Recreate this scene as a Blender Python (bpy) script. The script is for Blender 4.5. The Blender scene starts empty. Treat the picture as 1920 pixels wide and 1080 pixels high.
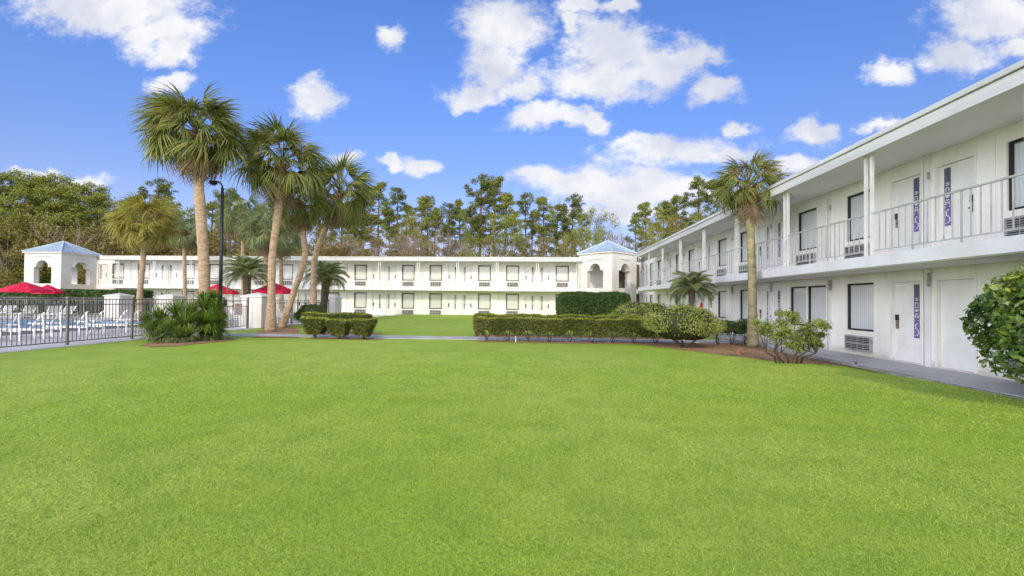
import bpy, math, random
import numpy as np
from mathutils import Vector, Matrix

random.seed(7); RNG = np.random.default_rng(7)
R = math.radians
scene = bpy.context.scene
col = scene.collection

# ------------------------------------------------------------------ camera
F_PX = 853.0; EYE = 1.5
TAU = math.atan(51/F_PX); PITCH = R(0.8); ROLL = 0.0095
CY = 564.5 - F_PX*math.tan(PITCH)
F0 = Vector((-math.sin(TAU), math.cos(TAU), 0)); R0 = Vector((math.cos(TAU), math.sin(TAU), 0))
FW = (F0*math.cos(PITCH) + Vector((0, 0, 1))*math.sin(PITCH)).normalized()
UP0 = R0.cross(FW).normalized()
RT = R0*math.cos(ROLL) + UP0*math.sin(ROLL)
UP = UP0*math.cos(ROLL) - R0*math.sin(ROLL)
cam = bpy.data.cameras.new('camera'); camo = bpy.data.objects.new('camera', cam); col.objects.link(camo)
m = Matrix((RT, UP, -FW)).transposed().to_4x4(); m.translation = Vector((0, 0, EYE)); camo.matrix_world = m
cam.sensor_width = 36; cam.lens = 36*F_PX/1920
cam.shift_y = (CY-540)/1920; cam.clip_start = 0.1; cam.clip_end = 3000
scene.camera = camo

def ray(px, py): return FW + RT*((px-960)/F_PX) + UP*((CY-py)/F_PX)
def gnd(px, py, z=-0.08):
    d = ray(px, py); t = (z-EYE)/d.z; return Vector((d.x*t, d.y*t, z))
def atY(px, py, Y):
    d = ray(px, py); t = Y/d.y; return Vector((d.x*t, Y, EYE+d.z*t))
def atX(px, py, X):
    d = ray(px, py); t = X/d.x; return Vector((X, d.y*t, EYE+d.z*t))
def atD(px, py, D):
    d = ray(px, py); t = D/d.dot(F0); return Vector((d.x*t, d.y*t, EYE+d.z*t))

# ------------------------------------------------------------------ light
SUN_EL = R(30); SUN_AZ = R(3)      # from behind the camera, a little to the right
sd = Vector((math.sin(SUN_AZ)*math.cos(SUN_EL), -math.cos(SUN_AZ)*math.cos(SUN_EL), math.sin(SUN_EL)))
sl = bpy.data.lights.new('sun', 'SUN'); sl.energy = 2.0; sl.angle = R(1.5); sl.color = (1, 0.86, 0.64)
so = bpy.data.objects.new('sun', sl); col.objects.link(so)
so.rotation_euler = sd.to_track_quat('Z', 'Y').to_euler(); so.location = (5, -20, 30)
vs = scene.view_settings; vs.view_transform = 'Standard'; vs.look = 'None'; vs.gamma = 1; vs.exposure = 0.0

class NT:
    def __init__(s, tree): s.t = tree; tree.nodes.clear()
    def n(s, kind, **kw):
        nd = s.t.nodes.new(kind)
        for k, v in kw.items():
            if k.startswith('i'):
                key = k[1:]
                key = int(key) if key.isdigit() else key.replace('_', ' ')
                tgt = nd.inputs[key]
                if isinstance(v, bpy.types.NodeSocket): s.t.links.new(v, tgt)
                else: tgt.default_value = v
            else: setattr(nd, k, v)
        return nd
    def math(s, op, a, b=0.0, c=0.0, clamp=False):
        nd = s.t.nodes.new('ShaderNodeMath'); nd.operation = op; nd.use_clamp = clamp
        for i, v in enumerate((a, b, c)):
            if isinstance(v, bpy.types.NodeSocket): s.t.links.new(v, nd.inputs[i])
            else: nd.inputs[i].default_value = v
        return nd.outputs[0]
    def vmath(s, op, a, b=None):
        nd = s.t.nodes.new('ShaderNodeVectorMath'); nd.operation = op
        for i, v in enumerate((a, b)):
            if v is None: continue
            if isinstance(v, bpy.types.NodeSocket): s.t.links.new(v, nd.inputs[i])
            else: nd.inputs[i].default_value = v
        return nd.outputs['Value'] if op in ('LENGTH', 'DOT_PRODUCT') else nd.outputs[0]
    def mix(s, f, a, b, blend='MIX'):
        nd = s.t.nodes.new('ShaderNodeMix'); nd.data_type = 'RGBA'; nd.blend_type = blend; nd.clamp_factor = True
        for i, v in ((0, f), (6, a), (7, b)):
            if isinstance(v, bpy.types.NodeSocket): s.t.links.new(v, nd.inputs[i])
            else: nd.inputs[i].default_value = v if i == 0 else (tuple(v)+(1,))[:4]
        return nd.outputs[2]
    def mapr(s, v, a, b, c=0.0, d=1.0, smooth=True):
        nd = s.t.nodes.new('ShaderNodeMapRange'); nd.interpolation_type = 'SMOOTHSTEP' if smooth else 'LINEAR'
        s.t.links.new(v, nd.inputs[0])
        for i, x in enumerate((a, b, c, d)): nd.inputs[i+1].default_value = x
        return nd.outputs[0]
    def link(s, a, b): s.t.links.new(a, b)

world = bpy.data.worlds.new('World'); scene.world = world; world.use_nodes = True
w = NT(world.node_tree)
sky = w.n('ShaderNodeTexSky', sky_type='NISHITA', sun_disc=False, sun_elevation=SUN_EL, sun_rotation=math.pi-SUN_AZ,
          altitude=0, air_density=1.0, dust_density=0.6, ozone_density=2.5)
tc = w.n('ShaderNodeTexCoord')
sep = w.n('ShaderNodeSeparateXYZ', i0=tc.outputs['Generated'])
dx, dy, dz = sep.outputs
ysafe = w.math('MAXIMUM', dy, 0.05)
a_ = w.math('DIVIDE', dx, ysafe); b_ = w.math('DIVIDE', dz, ysafe)
P = w.n('ShaderNodeCombineXYZ', i0=a_, i1=b_, i2=0.0).outputs[0]
nz = w.n('ShaderNodeTexNoise', iVector=P, iScale=9.0, iDetail=7.0, iRoughness=0.6)
nz2 = w.n('ShaderNodeTexNoise', iVector=P, iScale=3.2, iDetail=4.0, iRoughness=0.55)
# wispy edge displacement: larger shapes plus fine ones
off = w.vmath('SCALE', w.vmath('SUBTRACT', nz.outputs['Color'], (0.5, 0.5, 0.5)))
off.node.inputs['Scale'].default_value = 0.11
Pd = w.vmath('ADD', P, off)
blobs = [(200,15,170,42),(300,60,90,40),(325,95,52,26),(110,-5,90,22),(322,152,34,18),(592,180,44,34),(735,72,26,28),
 (790,304,34,17),(733,306,26,8),(655,291,30,14),(940,50,78,62),(925,125,60,50),(885,180,55,20),(975,168,55,22),(1085,18,60,16),(1160,15,40,14),(1075,55,22,28),
 (1150,92,95,58),(1120,150,120,40),(1240,120,85,42),(1345,168,48,30),(1310,105,55,22),(1030,222,82,20),(1115,228,36,20),(1270,285,135,27),(1210,262,60,16),
 (1120,338,165,32),(1200,362,160,34),(1020,330,70,16),(1390,247,25,12),(1522,257,42,24),(1648,240,38,14),(1672,140,50,28),(1500,312,55,16),
 (1870,30,120,38),(1800,92,68,40),(1905,85,50,28),(50,325,46,13),(155,345,52,18),(1170,395,120,20),(1360,290,55,20)]
mn = None
for (cx, cy, rx, ry) in blobs:
    c = ray(cx, cy); ca, cb = c.x/c.y, c.z/c.y
    e = ray(cx+rx, cy); e2 = ray(cx, cy-ry)
    ra = abs(e.x/e.y-ca); rb = abs(e2.z/e2.y-cb)
    v = w.vmath('SUBTRACT', Pd, (ca, cb, 0)); v = w.vmath('MULTIPLY', v, (1/ra, 1/rb, 0))
    l = w.vmath('LENGTH', v)
    mn = l if mn is None else w.math('SMOOTH_MIN', mn, l, 0.25)
fine = w.n('ShaderNodeTexNoise', iVector=w.vmath('MULTIPLY', P, (1, 1.5, 1)), iScale=13.0, iDetail=9.0, iRoughness=0.68)
dist = w.math('ADD', mn, w.math('MULTIPLY', w.math('SUBTRACT', fine.outputs[0], 0.5), 2.1))
dens = w.mapr(dist, 1.34, 0.50)
dens = w.math('MULTIPLY', dens, w.mapr(dy, 0.0, 0.12))
# unseen sky behind: bright cloud added as fill for shaded walls, strongest at left
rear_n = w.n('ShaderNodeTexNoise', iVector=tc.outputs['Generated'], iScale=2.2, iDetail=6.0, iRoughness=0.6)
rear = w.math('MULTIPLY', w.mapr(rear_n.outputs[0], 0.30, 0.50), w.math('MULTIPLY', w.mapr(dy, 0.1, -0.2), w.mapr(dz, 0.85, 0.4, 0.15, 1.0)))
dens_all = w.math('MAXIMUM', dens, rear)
skyc = w.n('ShaderNodeHueSaturation', iSaturation=1.12, iValue=1.66, iColor=sky.outputs[0]).outputs[0]
skyb = w.mix(1.0, skyc, w.mix(w.mapr(dz, 0.12, 0.50), (0.87, 0.70, 0.85), (0.88, 0.93, 1.27)), 'MULTIPLY')
cl_shade = w.mapr(w.math('ADD', nz2.outputs[0], w.math('MULTIPLY', w.math('SUBTRACT', nz.outputs[0], .5), .5)), 0.36, 0.62)
clc = w.mix(cl_shade, (6.3, 6.6, 7.6), (9.0, 9.0, 9.1))
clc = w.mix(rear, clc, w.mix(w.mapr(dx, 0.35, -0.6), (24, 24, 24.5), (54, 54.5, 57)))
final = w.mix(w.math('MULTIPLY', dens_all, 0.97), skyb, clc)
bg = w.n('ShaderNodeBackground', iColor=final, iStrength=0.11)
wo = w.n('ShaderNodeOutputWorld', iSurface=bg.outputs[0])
world.cycles.sampling_method = 'MANUAL'; world.cycles.sample_map_resolution = 1024

# ------------------------------------------------------------------ materials
def mat(name, c1, c2=None, scale=4.0, rough=0.7, bump=0.0, bscale=None, spec=0.3, metal=0.0, detail=4, stretch=None, ramp=(0.35, 0.65)):
    M = bpy.data.materials.new(name); M.use_nodes = True; t = NT(M.node_tree)
    co = t.n('ShaderNodeTexCoord').outputs['Object']
    if stretch: co = t.vmath('MULTIPLY', co, stretch)
    b = t.n('ShaderNodeBsdfPrincipled', iRoughness=rough, iMetallic=metal); b.inputs['Specular IOR Level'].default_value = spec
    if c2:
        nse = t.n('ShaderNodeTexNoise', iVector=co, iScale=scale, iDetail=float(detail), iRoughness=0.6)
        t.link(t.mix(t.mapr(nse.outputs[0], *ramp), c1, c2), b.inputs['Base Color'])
    else: b.inputs['Base Color'].default_value = tuple(c1)+(1,)
    if bump:
        nb = t.n('ShaderNodeTexNoise', iVector=co, iScale=bscale or scale*4, iDetail=5.0)
        bp = t.n('ShaderNodeBump', iStrength=bump, iDistance=0.02, iHeight=nb.outputs[0]); t.link(bp.outputs[0], b.inputs['Normal'])
    t.n('ShaderNodeOutputMaterial', iSurface=b.outputs[0])
    return M

def leaf_mat(name, cols, rough=0.55, transl=0.25, spec=0.3, nscale=0.8):
    """foliage: colour differs leaf by leaf and in soft clumps"""
    M = bpy.data.materials.new(name); M.use_nodes = True; t = NT(M.node_tree)
    g = t.n('ShaderNodeNewGeometry'); co = t.n('ShaderNodeTexCoord').outputs['Object']
    nse = t.n('ShaderNodeTexNoise', iVector=co, iScale=nscale, iDetail=2.0)
    f = t.math('ADD', t.math('MULTIPLY', g.outputs['Random Per Island'], 0.6), t.math('MULTIPLY', t.mapr(nse.outputs[0], .3, .7), 0.4))
    cr = t.n('ShaderNodeValToRGB'); t.link(f, cr.inputs[0]); e = cr.color_ramp.elements
    while len(e) < len(cols): e.new(0.5)
    for i, c in enumerate(cols): e[i].position = i/(len(cols)-1); e[i].color = tuple(c)+(1,)
    b = t.n('ShaderNodeBsdfPrincipled', iRoughness=rough, iBase_Color=cr.outputs[0]); b.inputs['Specular IOR Level'].default_value = spec
    tr = t.n('ShaderNodeBsdfTranslucent', iColor=t.mix(1.0, cr.outputs[0], (1.3, 1.4, 0.6), 'MULTIPLY'))
    mx = t.n('ShaderNodeMixShader', i0=transl, i1=b.outputs[0], i2=tr.outputs[0])
    t.n('ShaderNodeOutputMaterial', iSurface=mx.outputs[0])
    return M

def siding_mat(name, c, groove_w, pitch, axis):
    M = bpy.data.materials.new(name); M.use_nodes = True; t = NT(M.node_tree)
    co = t.n('ShaderNodeTexCoord').outputs['Object']; sp = t.n('ShaderNodeSeparateXYZ', i0=co)
    x = t.math('FRACT', t.math('DIVIDE', sp.outputs[axis], pitch)); d = t.math('ABSOLUTE', t.math('SUBTRACT', x, 0.5))
    h = t.mapr(d, 0.0, groove_w)
    nse = t.n('ShaderNodeTexNoise', iVector=t.vmath('MULTIPLY', co, (1, 1, 0.35)), iScale=1.3, iDetail=5.0)
    nf = t.n('ShaderNodeTexNoise', iVector=co, iScale=30.0, iDetail=3.0)
    c1 = t.mix(t.mapr(nse.outputs[0], .35, .7), c, tuple(v*k for v, k in zip(c, (.91, .90, .87))))
    st = t.n('ShaderNodeTexNoise', iVector=t.vmath('MULTIPLY', co, (9, 9, .5)), iScale=1.0, iDetail=5.0, iRoughness=.6)
    c1 = t.mix(t.mapr(st.outputs[0], .56, .74, 0, .30), c1, (0.42, 0.37, 0.30))
    gr = t.n('ShaderNodeTexNoise', iVector=co, iScale=2.5, iDetail=6.0)
    zz = t.math('SUBTRACT', t.math('MULTIPLY', gr.outputs[0], .5), sp.outputs[2])
    c1 = t.mix(t.mapr(zz, -.02, .25, 0, .55), c1, (0.33, 0.29, 0.23))
    b = t.n('ShaderNodeBsdfPrincipled', iRoughness=0.55, iBase_Color=c1); b.inputs['Specular IOR Level'].default_value = 0.3
    hh = t.math('ADD', h, t.math('MULTIPLY', nf.outputs[0], 0.1))
    bp = t.n('ShaderNodeBump', iStrength=0.6, iDistance=0.012, iHeight=hh); t.link(bp.outputs[0], b.inputs['Normal'])
    t.n('ShaderNodeOutputMaterial', iSurface=b.outputs[0]); return M

M = {}
M['wall'] = siding_mat('painted_siding', (0.79, 0.765, 0.73), 0.04, 0.41, 0)
M['white'] = mat('white_paint', (0.71, 0.70, 0.72), (0.63, 0.62, 0.63), 1.2, 0.5, 0.15, 25)
M['stucco'] = mat('white_stucco', (0.64, 0.61, 0.58), (0.56, 0.535, 0.505), 1.0, 0.8, 0.3, 30)
M['fascia'] = mat('fascia_paint', (0.69, 0.67, 0.66), (0.56, 0.55, 0.54), 1.4, 0.5, 0.15, 20, stretch=(0.25, 1, 3))
M['soffit'] = mat('soffit_paint', (0.76, 0.72, 0.74), (0.68, 0.64, 0.66), 0.6, 0.7)
M['door'] = mat('door_paint', (0.74, 0.73, 0.71), (0.68, 0.67, 0.65), 2, 0.4, 0.05, 10)
M['frame'] = mat('dark_frame', (0.018, 0.018, 0.018), None, rough=0.4)
M['frame_back'] = mat('bronze_frame', (0.10, 0.085, 0.065), None, rough=0.4)
M['ac'] = mat('grille_metal', (0.36, 0.36, 0.34), (0.26, 0.26, 0.25), 6, 0.5)
M['acd'] = mat('grille_dark', (0.05, 0.05, 0.05), None, rough=0.8)
M['brass'] = mat('brass', (0.30, 0.27, 0.20), None, rough=0.4, metal=0.6)
M['black'] = mat('black_metal', (0.02, 0.02, 0.02), None, rough=0.4)
M['rail'] = mat('rail_paint', (0.50, 0.50, 0.48), (0.38, 0.38, 0.36), 3, 0.5)
M['post'] = mat('post_paint', (0.78, 0.77, 0.73), (0.66, 0.65, 0.60), 2, 0.5)
M['roofblue'] = mat('blue_roof', (0.27, 0.35, 0.42), (0.34, 0.42, 0.49), 1.5, 0.35, spec=0.5)
M['roofhip'] = mat('hip_cap', (0.45, 0.55, 0.65), None, rough=0.35)
M['roofgrey'] = mat('roof_felt', (0.25, 0.25, 0.24), (0.18, 0.18, 0.17), 1, 0.9)
M['walk'] = mat('grey_walk_paint', (0.23, 0.235, 0.24), (0.31, 0.315, 0.32), 0.8, 0.55, 0.2, 20)
def walk_mat():
    Mx = bpy.data.materials.new('walk_slab'); Mx.use_nodes = True; t = NT(Mx.node_tree)
    co = t.n('ShaderNodeTexCoord').outputs['Object']; sp = t.n('ShaderNodeSeparateXYZ', i0=co)
    d = t.math('ABSOLUTE', t.math('SUBTRACT', t.math('FRACT', t.math('DIVIDE', sp.outputs[1], 2.4)), 0.5))
    n1 = t.n('ShaderNodeTexNoise', iVector=co, iScale=0.9, iDetail=6.0, iRoughness=.65); n2 = t.n('ShaderNodeTexNoise', iVector=co, iScale=25.0, iDetail=4.0)
    c = t.mix(t.mapr(n1.outputs[0], .35, .68), (0.43, 0.43, 0.435), (0.33, 0.33, 0.33)); c = t.mix(t.mapr(n2.outputs[0], .55, .75, 0, .35), c, (0.16, 0.15, 0.14))
    c = t.mix(t.mapr(d, 0.0, 0.006, .8, 0), c, (0.08, 0.08, 0.075))
    b = t.n('ShaderNodeBsdfPrincipled', iRoughness=0.5, iBase_Color=c); bp = t.n('ShaderNodeBump', iStrength=0.25, iDistance=0.01, iHeight=n2.outputs[0]); t.link(bp.outputs[0], b.inputs['Normal'])
    t.n('ShaderNodeOutputMaterial', iSurface=b.outputs[0]); return Mx
M['walk'] = walk_mat()
M['kerb'] = mat('kerb_concrete', (0.20, 0.19, 0.17), (0.30, 0.28, 0.26), 5, 0.8, 0.4, 30)
M['path'] = mat('path_concrete', (0.48, 0.48, 0.46), (0.36, 0.36, 0.34), 1.5, 0.8, 0.3, 20)
M['deck'] = mat('pool_deck', (0.56, 0.55, 0.54), (0.44, 0.43, 0.43), 0.9, 0.7, 0.2, 20)
M['edge_strip'] = mat('dark_edge', (0.09, 0.09, 0.09), (0.13, 0.13, 0.13), 2, 0.7)
M['fence'] = mat('bronze_fence', (0.12, 0.11, 0.10), (0.18, 0.17, 0.16), 3, 0.5)
M['fence_grey'] = mat('weathered_fence', (0.16, 0.15, 0.15), (0.24, 0.23, 0.23), 3, 0.6)
M['plastic'] = mat('white_plastic', (0.85, 0.85, 0.85), None, rough=0.4)
M['red'] = mat('red_canvas', (0.62, 0.015, 0.06), (0.52, 0.012, 0.05), 2, 0.8)
M['bark_palm'] = mat('palm_bark', (0.44, 0.31, 0.205), (0.27, 0.195, 0.13), 3.0, 0.9, 1.0, 5, stretch=(1.6, 1.6, 3.4), detail=8)
M['bark_moss'] = mat('mossy_palm_bark', (0.36, 0.29, 0.18), (0.20, 0.19, 0.09), 2.5, 0.9, 0.9, 6, stretch=(1, 1, 2.2))
M['boot'] = mat('palm_boots', (0.36, 0.17, 0.07), (0.18, 0.09, 0.04), 8, 0.9, 0.8, 20)
M['bark_dark'] = mat('dark_bark', (0.09, 0.065, 0.045), (0.05, 0.035, 0.025), 5, 0.9, 0.8, 12)
M['bark_pine'] = mat('pine_bark', (0.19, 0.13, 0.09), (0.10, 0.075, 0.06), 1.5, 0.9, 0.8, 6, stretch=(1, 1, .4))
M['bark_grey'] = mat('grey_bark', (0.30, 0.26, 0.22), (0.18, 0.15, 0.12), 2, 0.9)
M['mulch'] = mat('mulch', (0.21, 0.105, 0.05), (0.44, 0.27, 0.15), 9, 0.95, 1.0, 50, detail=8)
M['palm_leaf'] = leaf_mat('palm_leaf', [(0.05, 0.07, 0.018), (0.125, 0.145, 0.032), (0.25, 0.26, 0.075), (0.40, 0.37, 0.17)], transl=.25)
M['palm_leaf_far'] = leaf_mat('palm_leaf_grey', [(0.09, 0.12, 0.05), (0.18, 0.22, 0.09), (0.30, 0.33, 0.16)], transl=.2)
M['palm_gold'] = leaf_mat('palm_leaf_gold', [(0.12, 0.13, 0.02), (0.25, 0.24, 0.04), (0.36, 0.31, 0.07), (0.34, 0.22, 0.08)], transl=.25)
M['dead'] = leaf_mat('dead_frond', [(0.14, 0.10, 0.06), (0.26, 0.18, 0.11), (0.36, 0.26, 0.17)], transl=.1)
M['flower'] = leaf_mat('flower_stalks', [(0.22, 0.15, 0.11), (0.33, 0.24, 0.18)], transl=.1)
M['yucca'] = leaf_mat('yucca_leaf', [(0.03, 0.07, 0.015), (0.09, 0.16, 0.025), (0.19, 0.28, 0.045), (0.36, 0.42, 0.11)], rough=.4, transl=.12)
M['yucca_pale'] = leaf_mat('yucca_pale', [(0.12, 0.17, 0.06), (0.28, 0.32, 0.14)], rough=.4, transl=.12)
M['hedge'] = leaf_mat('hedge_leaf', [(0.035, 0.05, 0.008), (0.075, 0.095, 0.015), (0.14, 0.15, 0.025), (0.20, 0.14, 0.06)], nscale=1.6)
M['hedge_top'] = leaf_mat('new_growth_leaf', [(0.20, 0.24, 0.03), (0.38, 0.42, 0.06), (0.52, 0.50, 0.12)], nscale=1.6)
M['shrub_dark'] = leaf_mat('dark_shrub_leaf', [(0.02, 0.05, 0.015), (0.05, 0.10, 0.02), (0.12, 0.19, 0.04)])
M['shrub_light'] = leaf_mat('pale_shrub_leaf', [(0.10, 0.14, 0.025), (0.24, 0.28, 0.06), (0.42, 0.43, 0.17)], nscale=2)
M['shrub_big'] = leaf_mat('broad_leaf', [(0.03, 0.06, 0.015), (0.07, 0.12, 0.025), (0.15, 0.23, 0.04), (0.28, 0.34, 0.06)], rough=.35, spec=.5)
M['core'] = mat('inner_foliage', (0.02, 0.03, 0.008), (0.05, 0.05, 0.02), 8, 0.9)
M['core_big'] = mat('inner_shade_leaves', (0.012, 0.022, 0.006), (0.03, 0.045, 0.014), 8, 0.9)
M['pine'] = leaf_mat('pine_needles', [(0.075, 0.095, 0.027), (0.15, 0.17, 0.045), (0.24, 0.25, 0.075)], nscale=.3)
M['pine_bright'] = leaf_mat('pine_needles_yellow', [(0.11, 0.14, 0.028), (0.21, 0.235, 0.045), (0.33, 0.33, 0.085)], nscale=.3)
M['oak'] = leaf_mat('autumn_leaf', [(0.13, 0.11, 0.03), (0.22, 0.20, 0.05), (0.28, 0.28, 0.07), (0.34, 0.25, 0.11)], nscale=.3)
M['under'] = leaf_mat('thicket_leaf', [(0.08, 0.065, 0.025), (0.17, 0.14, 0.04), (0.25, 0.18, 0.075), (0.19, 0.20, 0.05)], nscale=.25)
M['twig'] = leaf_mat('bare_twigs', [(0.20, 0.16, 0.12), (0.33, 0.26, 0.20)], transl=0)
M['rose'] = mat('sign_red', (0.70, 0.30, 0.30), (0.75, 0.45, 0.42), 20, 0.5)
M['signw'] = mat('sign_white', (0.72, 0.70, 0.70), None, rough=0.5)
M['extred'] = mat('extinguisher_red', (0.55, 0.03, 0.02), None, rough=0.4)
M['terracotta'] = mat('terracotta', (0.26, 0.11, 0.06), None, rough=0.8)
M['yellowwood'] = mat('ochre_panel', (0.45, 0.28, 0.07), None, rough=0.6)

def banner_mat():
    Mx = bpy.data.materials.new('banner_print'); Mx.use_nodes = True; t = NT(Mx.node_tree)
    z = t.n('ShaderNodeSeparateXYZ', i0=t.n('ShaderNodeTexCoord').outputs['Generated']).outputs[2]
    cr = t.n('ShaderNodeValToRGB'); t.link(z, cr.inputs[0]); e = cr.color_ramp.elements
    e[0].color = (0.16, 0.10, 0.30, 1); e[1].color = (0.085, 0.09, 0.15, 1); e[0].position = .2; e[1].position = .7
    b = t.n('ShaderNodeBsdfPrincipled', iRoughness=0.4, iBase_Color=cr.outputs[0]); t.n('ShaderNodeOutputMaterial', iSurface=b.outputs[0]); return Mx
M['banner'] = banner_mat(); M['banner_far'] = mat('weathered_banner', (0.10, 0.09, 0.08), (0.36, 0.34, 0.30), 1.6, 0.6, stretch=(.1, .1, 1))

def pane_mat(name, c1, c2):
    Mx = bpy.data.materials.new(name); Mx.use_nodes = True; t = NT(Mx.node_tree)
    co = t.n('ShaderNodeTexCoord').outputs['Object']; sp = t.n('ShaderNodeSeparateXYZ', i0=co)
    wv = t.math('SINE', t.math('ADD', t.math('MULTIPLY', sp.outputs[0], 75.0), t.math('MULTIPLY', t.n('ShaderNodeTexNoise', iVector=co, iScale=3.0).outputs[0], 5.0)))
    b = t.n('ShaderNodeBsdfPrincipled', iRoughness=0.04, iBase_Color=t.mix(t.mapr(wv, -1, 1), c1, c2)); b.inputs['Specular IOR Level'].default_value = 0.8
    b.inputs['Coat Weight'].default_value = 0.6; b.inputs['Coat Roughness'].default_value = 0.02
    b.inputs['Roughness'].default_value = 0.35
    t.n('ShaderNodeOutputMaterial', iSurface=b.outputs[0]); return Mx
M['pane'] = pane_mat('curtained_glass', (0.50, 0.53, 0.56), (0.60, 0.62, 0.64))
M['pane_back'] = pane_mat('blind_glass', (0.52, 0.52, 0.48), (0.58, 0.57, 0.52))

def grass_mat(blade=False):
    Mx = bpy.data.materials.new('grass_blades' if blade else 'turf'); Mx.use_nodes = True; t = NT(Mx.node_tree)
    g = t.n('ShaderNodeNewGeometry'); pos = g.outputs['Position']
    n1 = t.n('ShaderNodeTexNoise', iVector=pos, iScale=0.22, iDetail=3.0)
    n2 = t.n('ShaderNodeTexNoise', iVector=pos, iScale=1.6, iDetail=5.0, iRoughness=.65)
    n3 = t.n('ShaderNodeTexNoise', iVector=pos, iScale=24.0, iDetail=4.0, iRoughness=.7)
    nl = t.n('ShaderNodeTexNoise', iVector=t.vmath('MULTIPLY', pos, (.25, 1.1, 1)), iScale=.8, iDetail=4.0, iRoughness=.6)
    c = t.mix(t.mapr(n1.outputs[0], .35, .65), (0.33, 0.475, 0.05), (0.42, 0.52, 0.09))
    c = t.mix(t.math('MULTIPLY', t.mapr(n2.outputs[0], .38, .68), 0.6), c, (0.22, 0.36, 0.036))
    c = t.mix(t.mapr(nl.outputs[0], .5, .78, 0, .28), c, (0.43, 0.48, 0.10))
    if blade:
        rnd = g.outputs['Random Per Island']
        c = t.mix(t.math('MULTIPLY', rnd, .6), c, (0.56, 0.68, 0.17))
        c = t.mix(t.mapr(rnd, .0, .28, .75, 0), c, (0.08, 0.14, 0.02))
    else:
        c = t.mix(t.mapr(n3.outputs[0], .35, .65, 0.55, 0.0), c, (0.18, 0.27, 0.03))
    b = t.n('ShaderNodeBsdfPrincipled', iRoughness=0.75, iBase_Color=c); b.inputs['Specular IOR Level'].default_value = 0.15
    if blade:
        tr = t.n('ShaderNodeBsdfTranslucent', iColor=c)
        b = t.n('ShaderNodeMixShader', i0=0.3, i1=b.outputs[0], i2=tr.outputs[0])
    else:
        bp = t.n('ShaderNodeBump', iStrength=0.8, iDistance=0.03, iHeight=n3.outputs[0]); t.link(bp.outputs[0], b.inputs['Normal'])
    t.n('ShaderNodeOutputMaterial', iSurface=b.outputs[0]); return Mx
M['grass'] = grass_mat(); M['blade'] = grass_mat(True)
def water_mat():
    Mx = bpy.data.materials.new('pool_water'); Mx.use_nodes = True; t = NT(Mx.node_tree)
    co = t.n('ShaderNodeTexCoord').outputs['Object']
    n1 = t.n('ShaderNodeTexNoise', iVector=co, iScale=2.0, iDetail=3.0)
    b = t.n('ShaderNodeBsdfPrincipled', iRoughness=0.25, iBase_Color=(0.035, 0.24, 0.46, 1)); b.inputs['Specular IOR Level'].default_value = 0.15
    bp = t.n('ShaderNodeBump', iStrength=0.25, iDistance=0.05, iHeight=n1.outputs[0]); t.link(bp.outputs[0], b.inputs['Normal'])
    t.n('ShaderNodeOutputMaterial', iSurface=b.outputs[0]); return Mx
M['water'] = water_mat()

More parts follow.
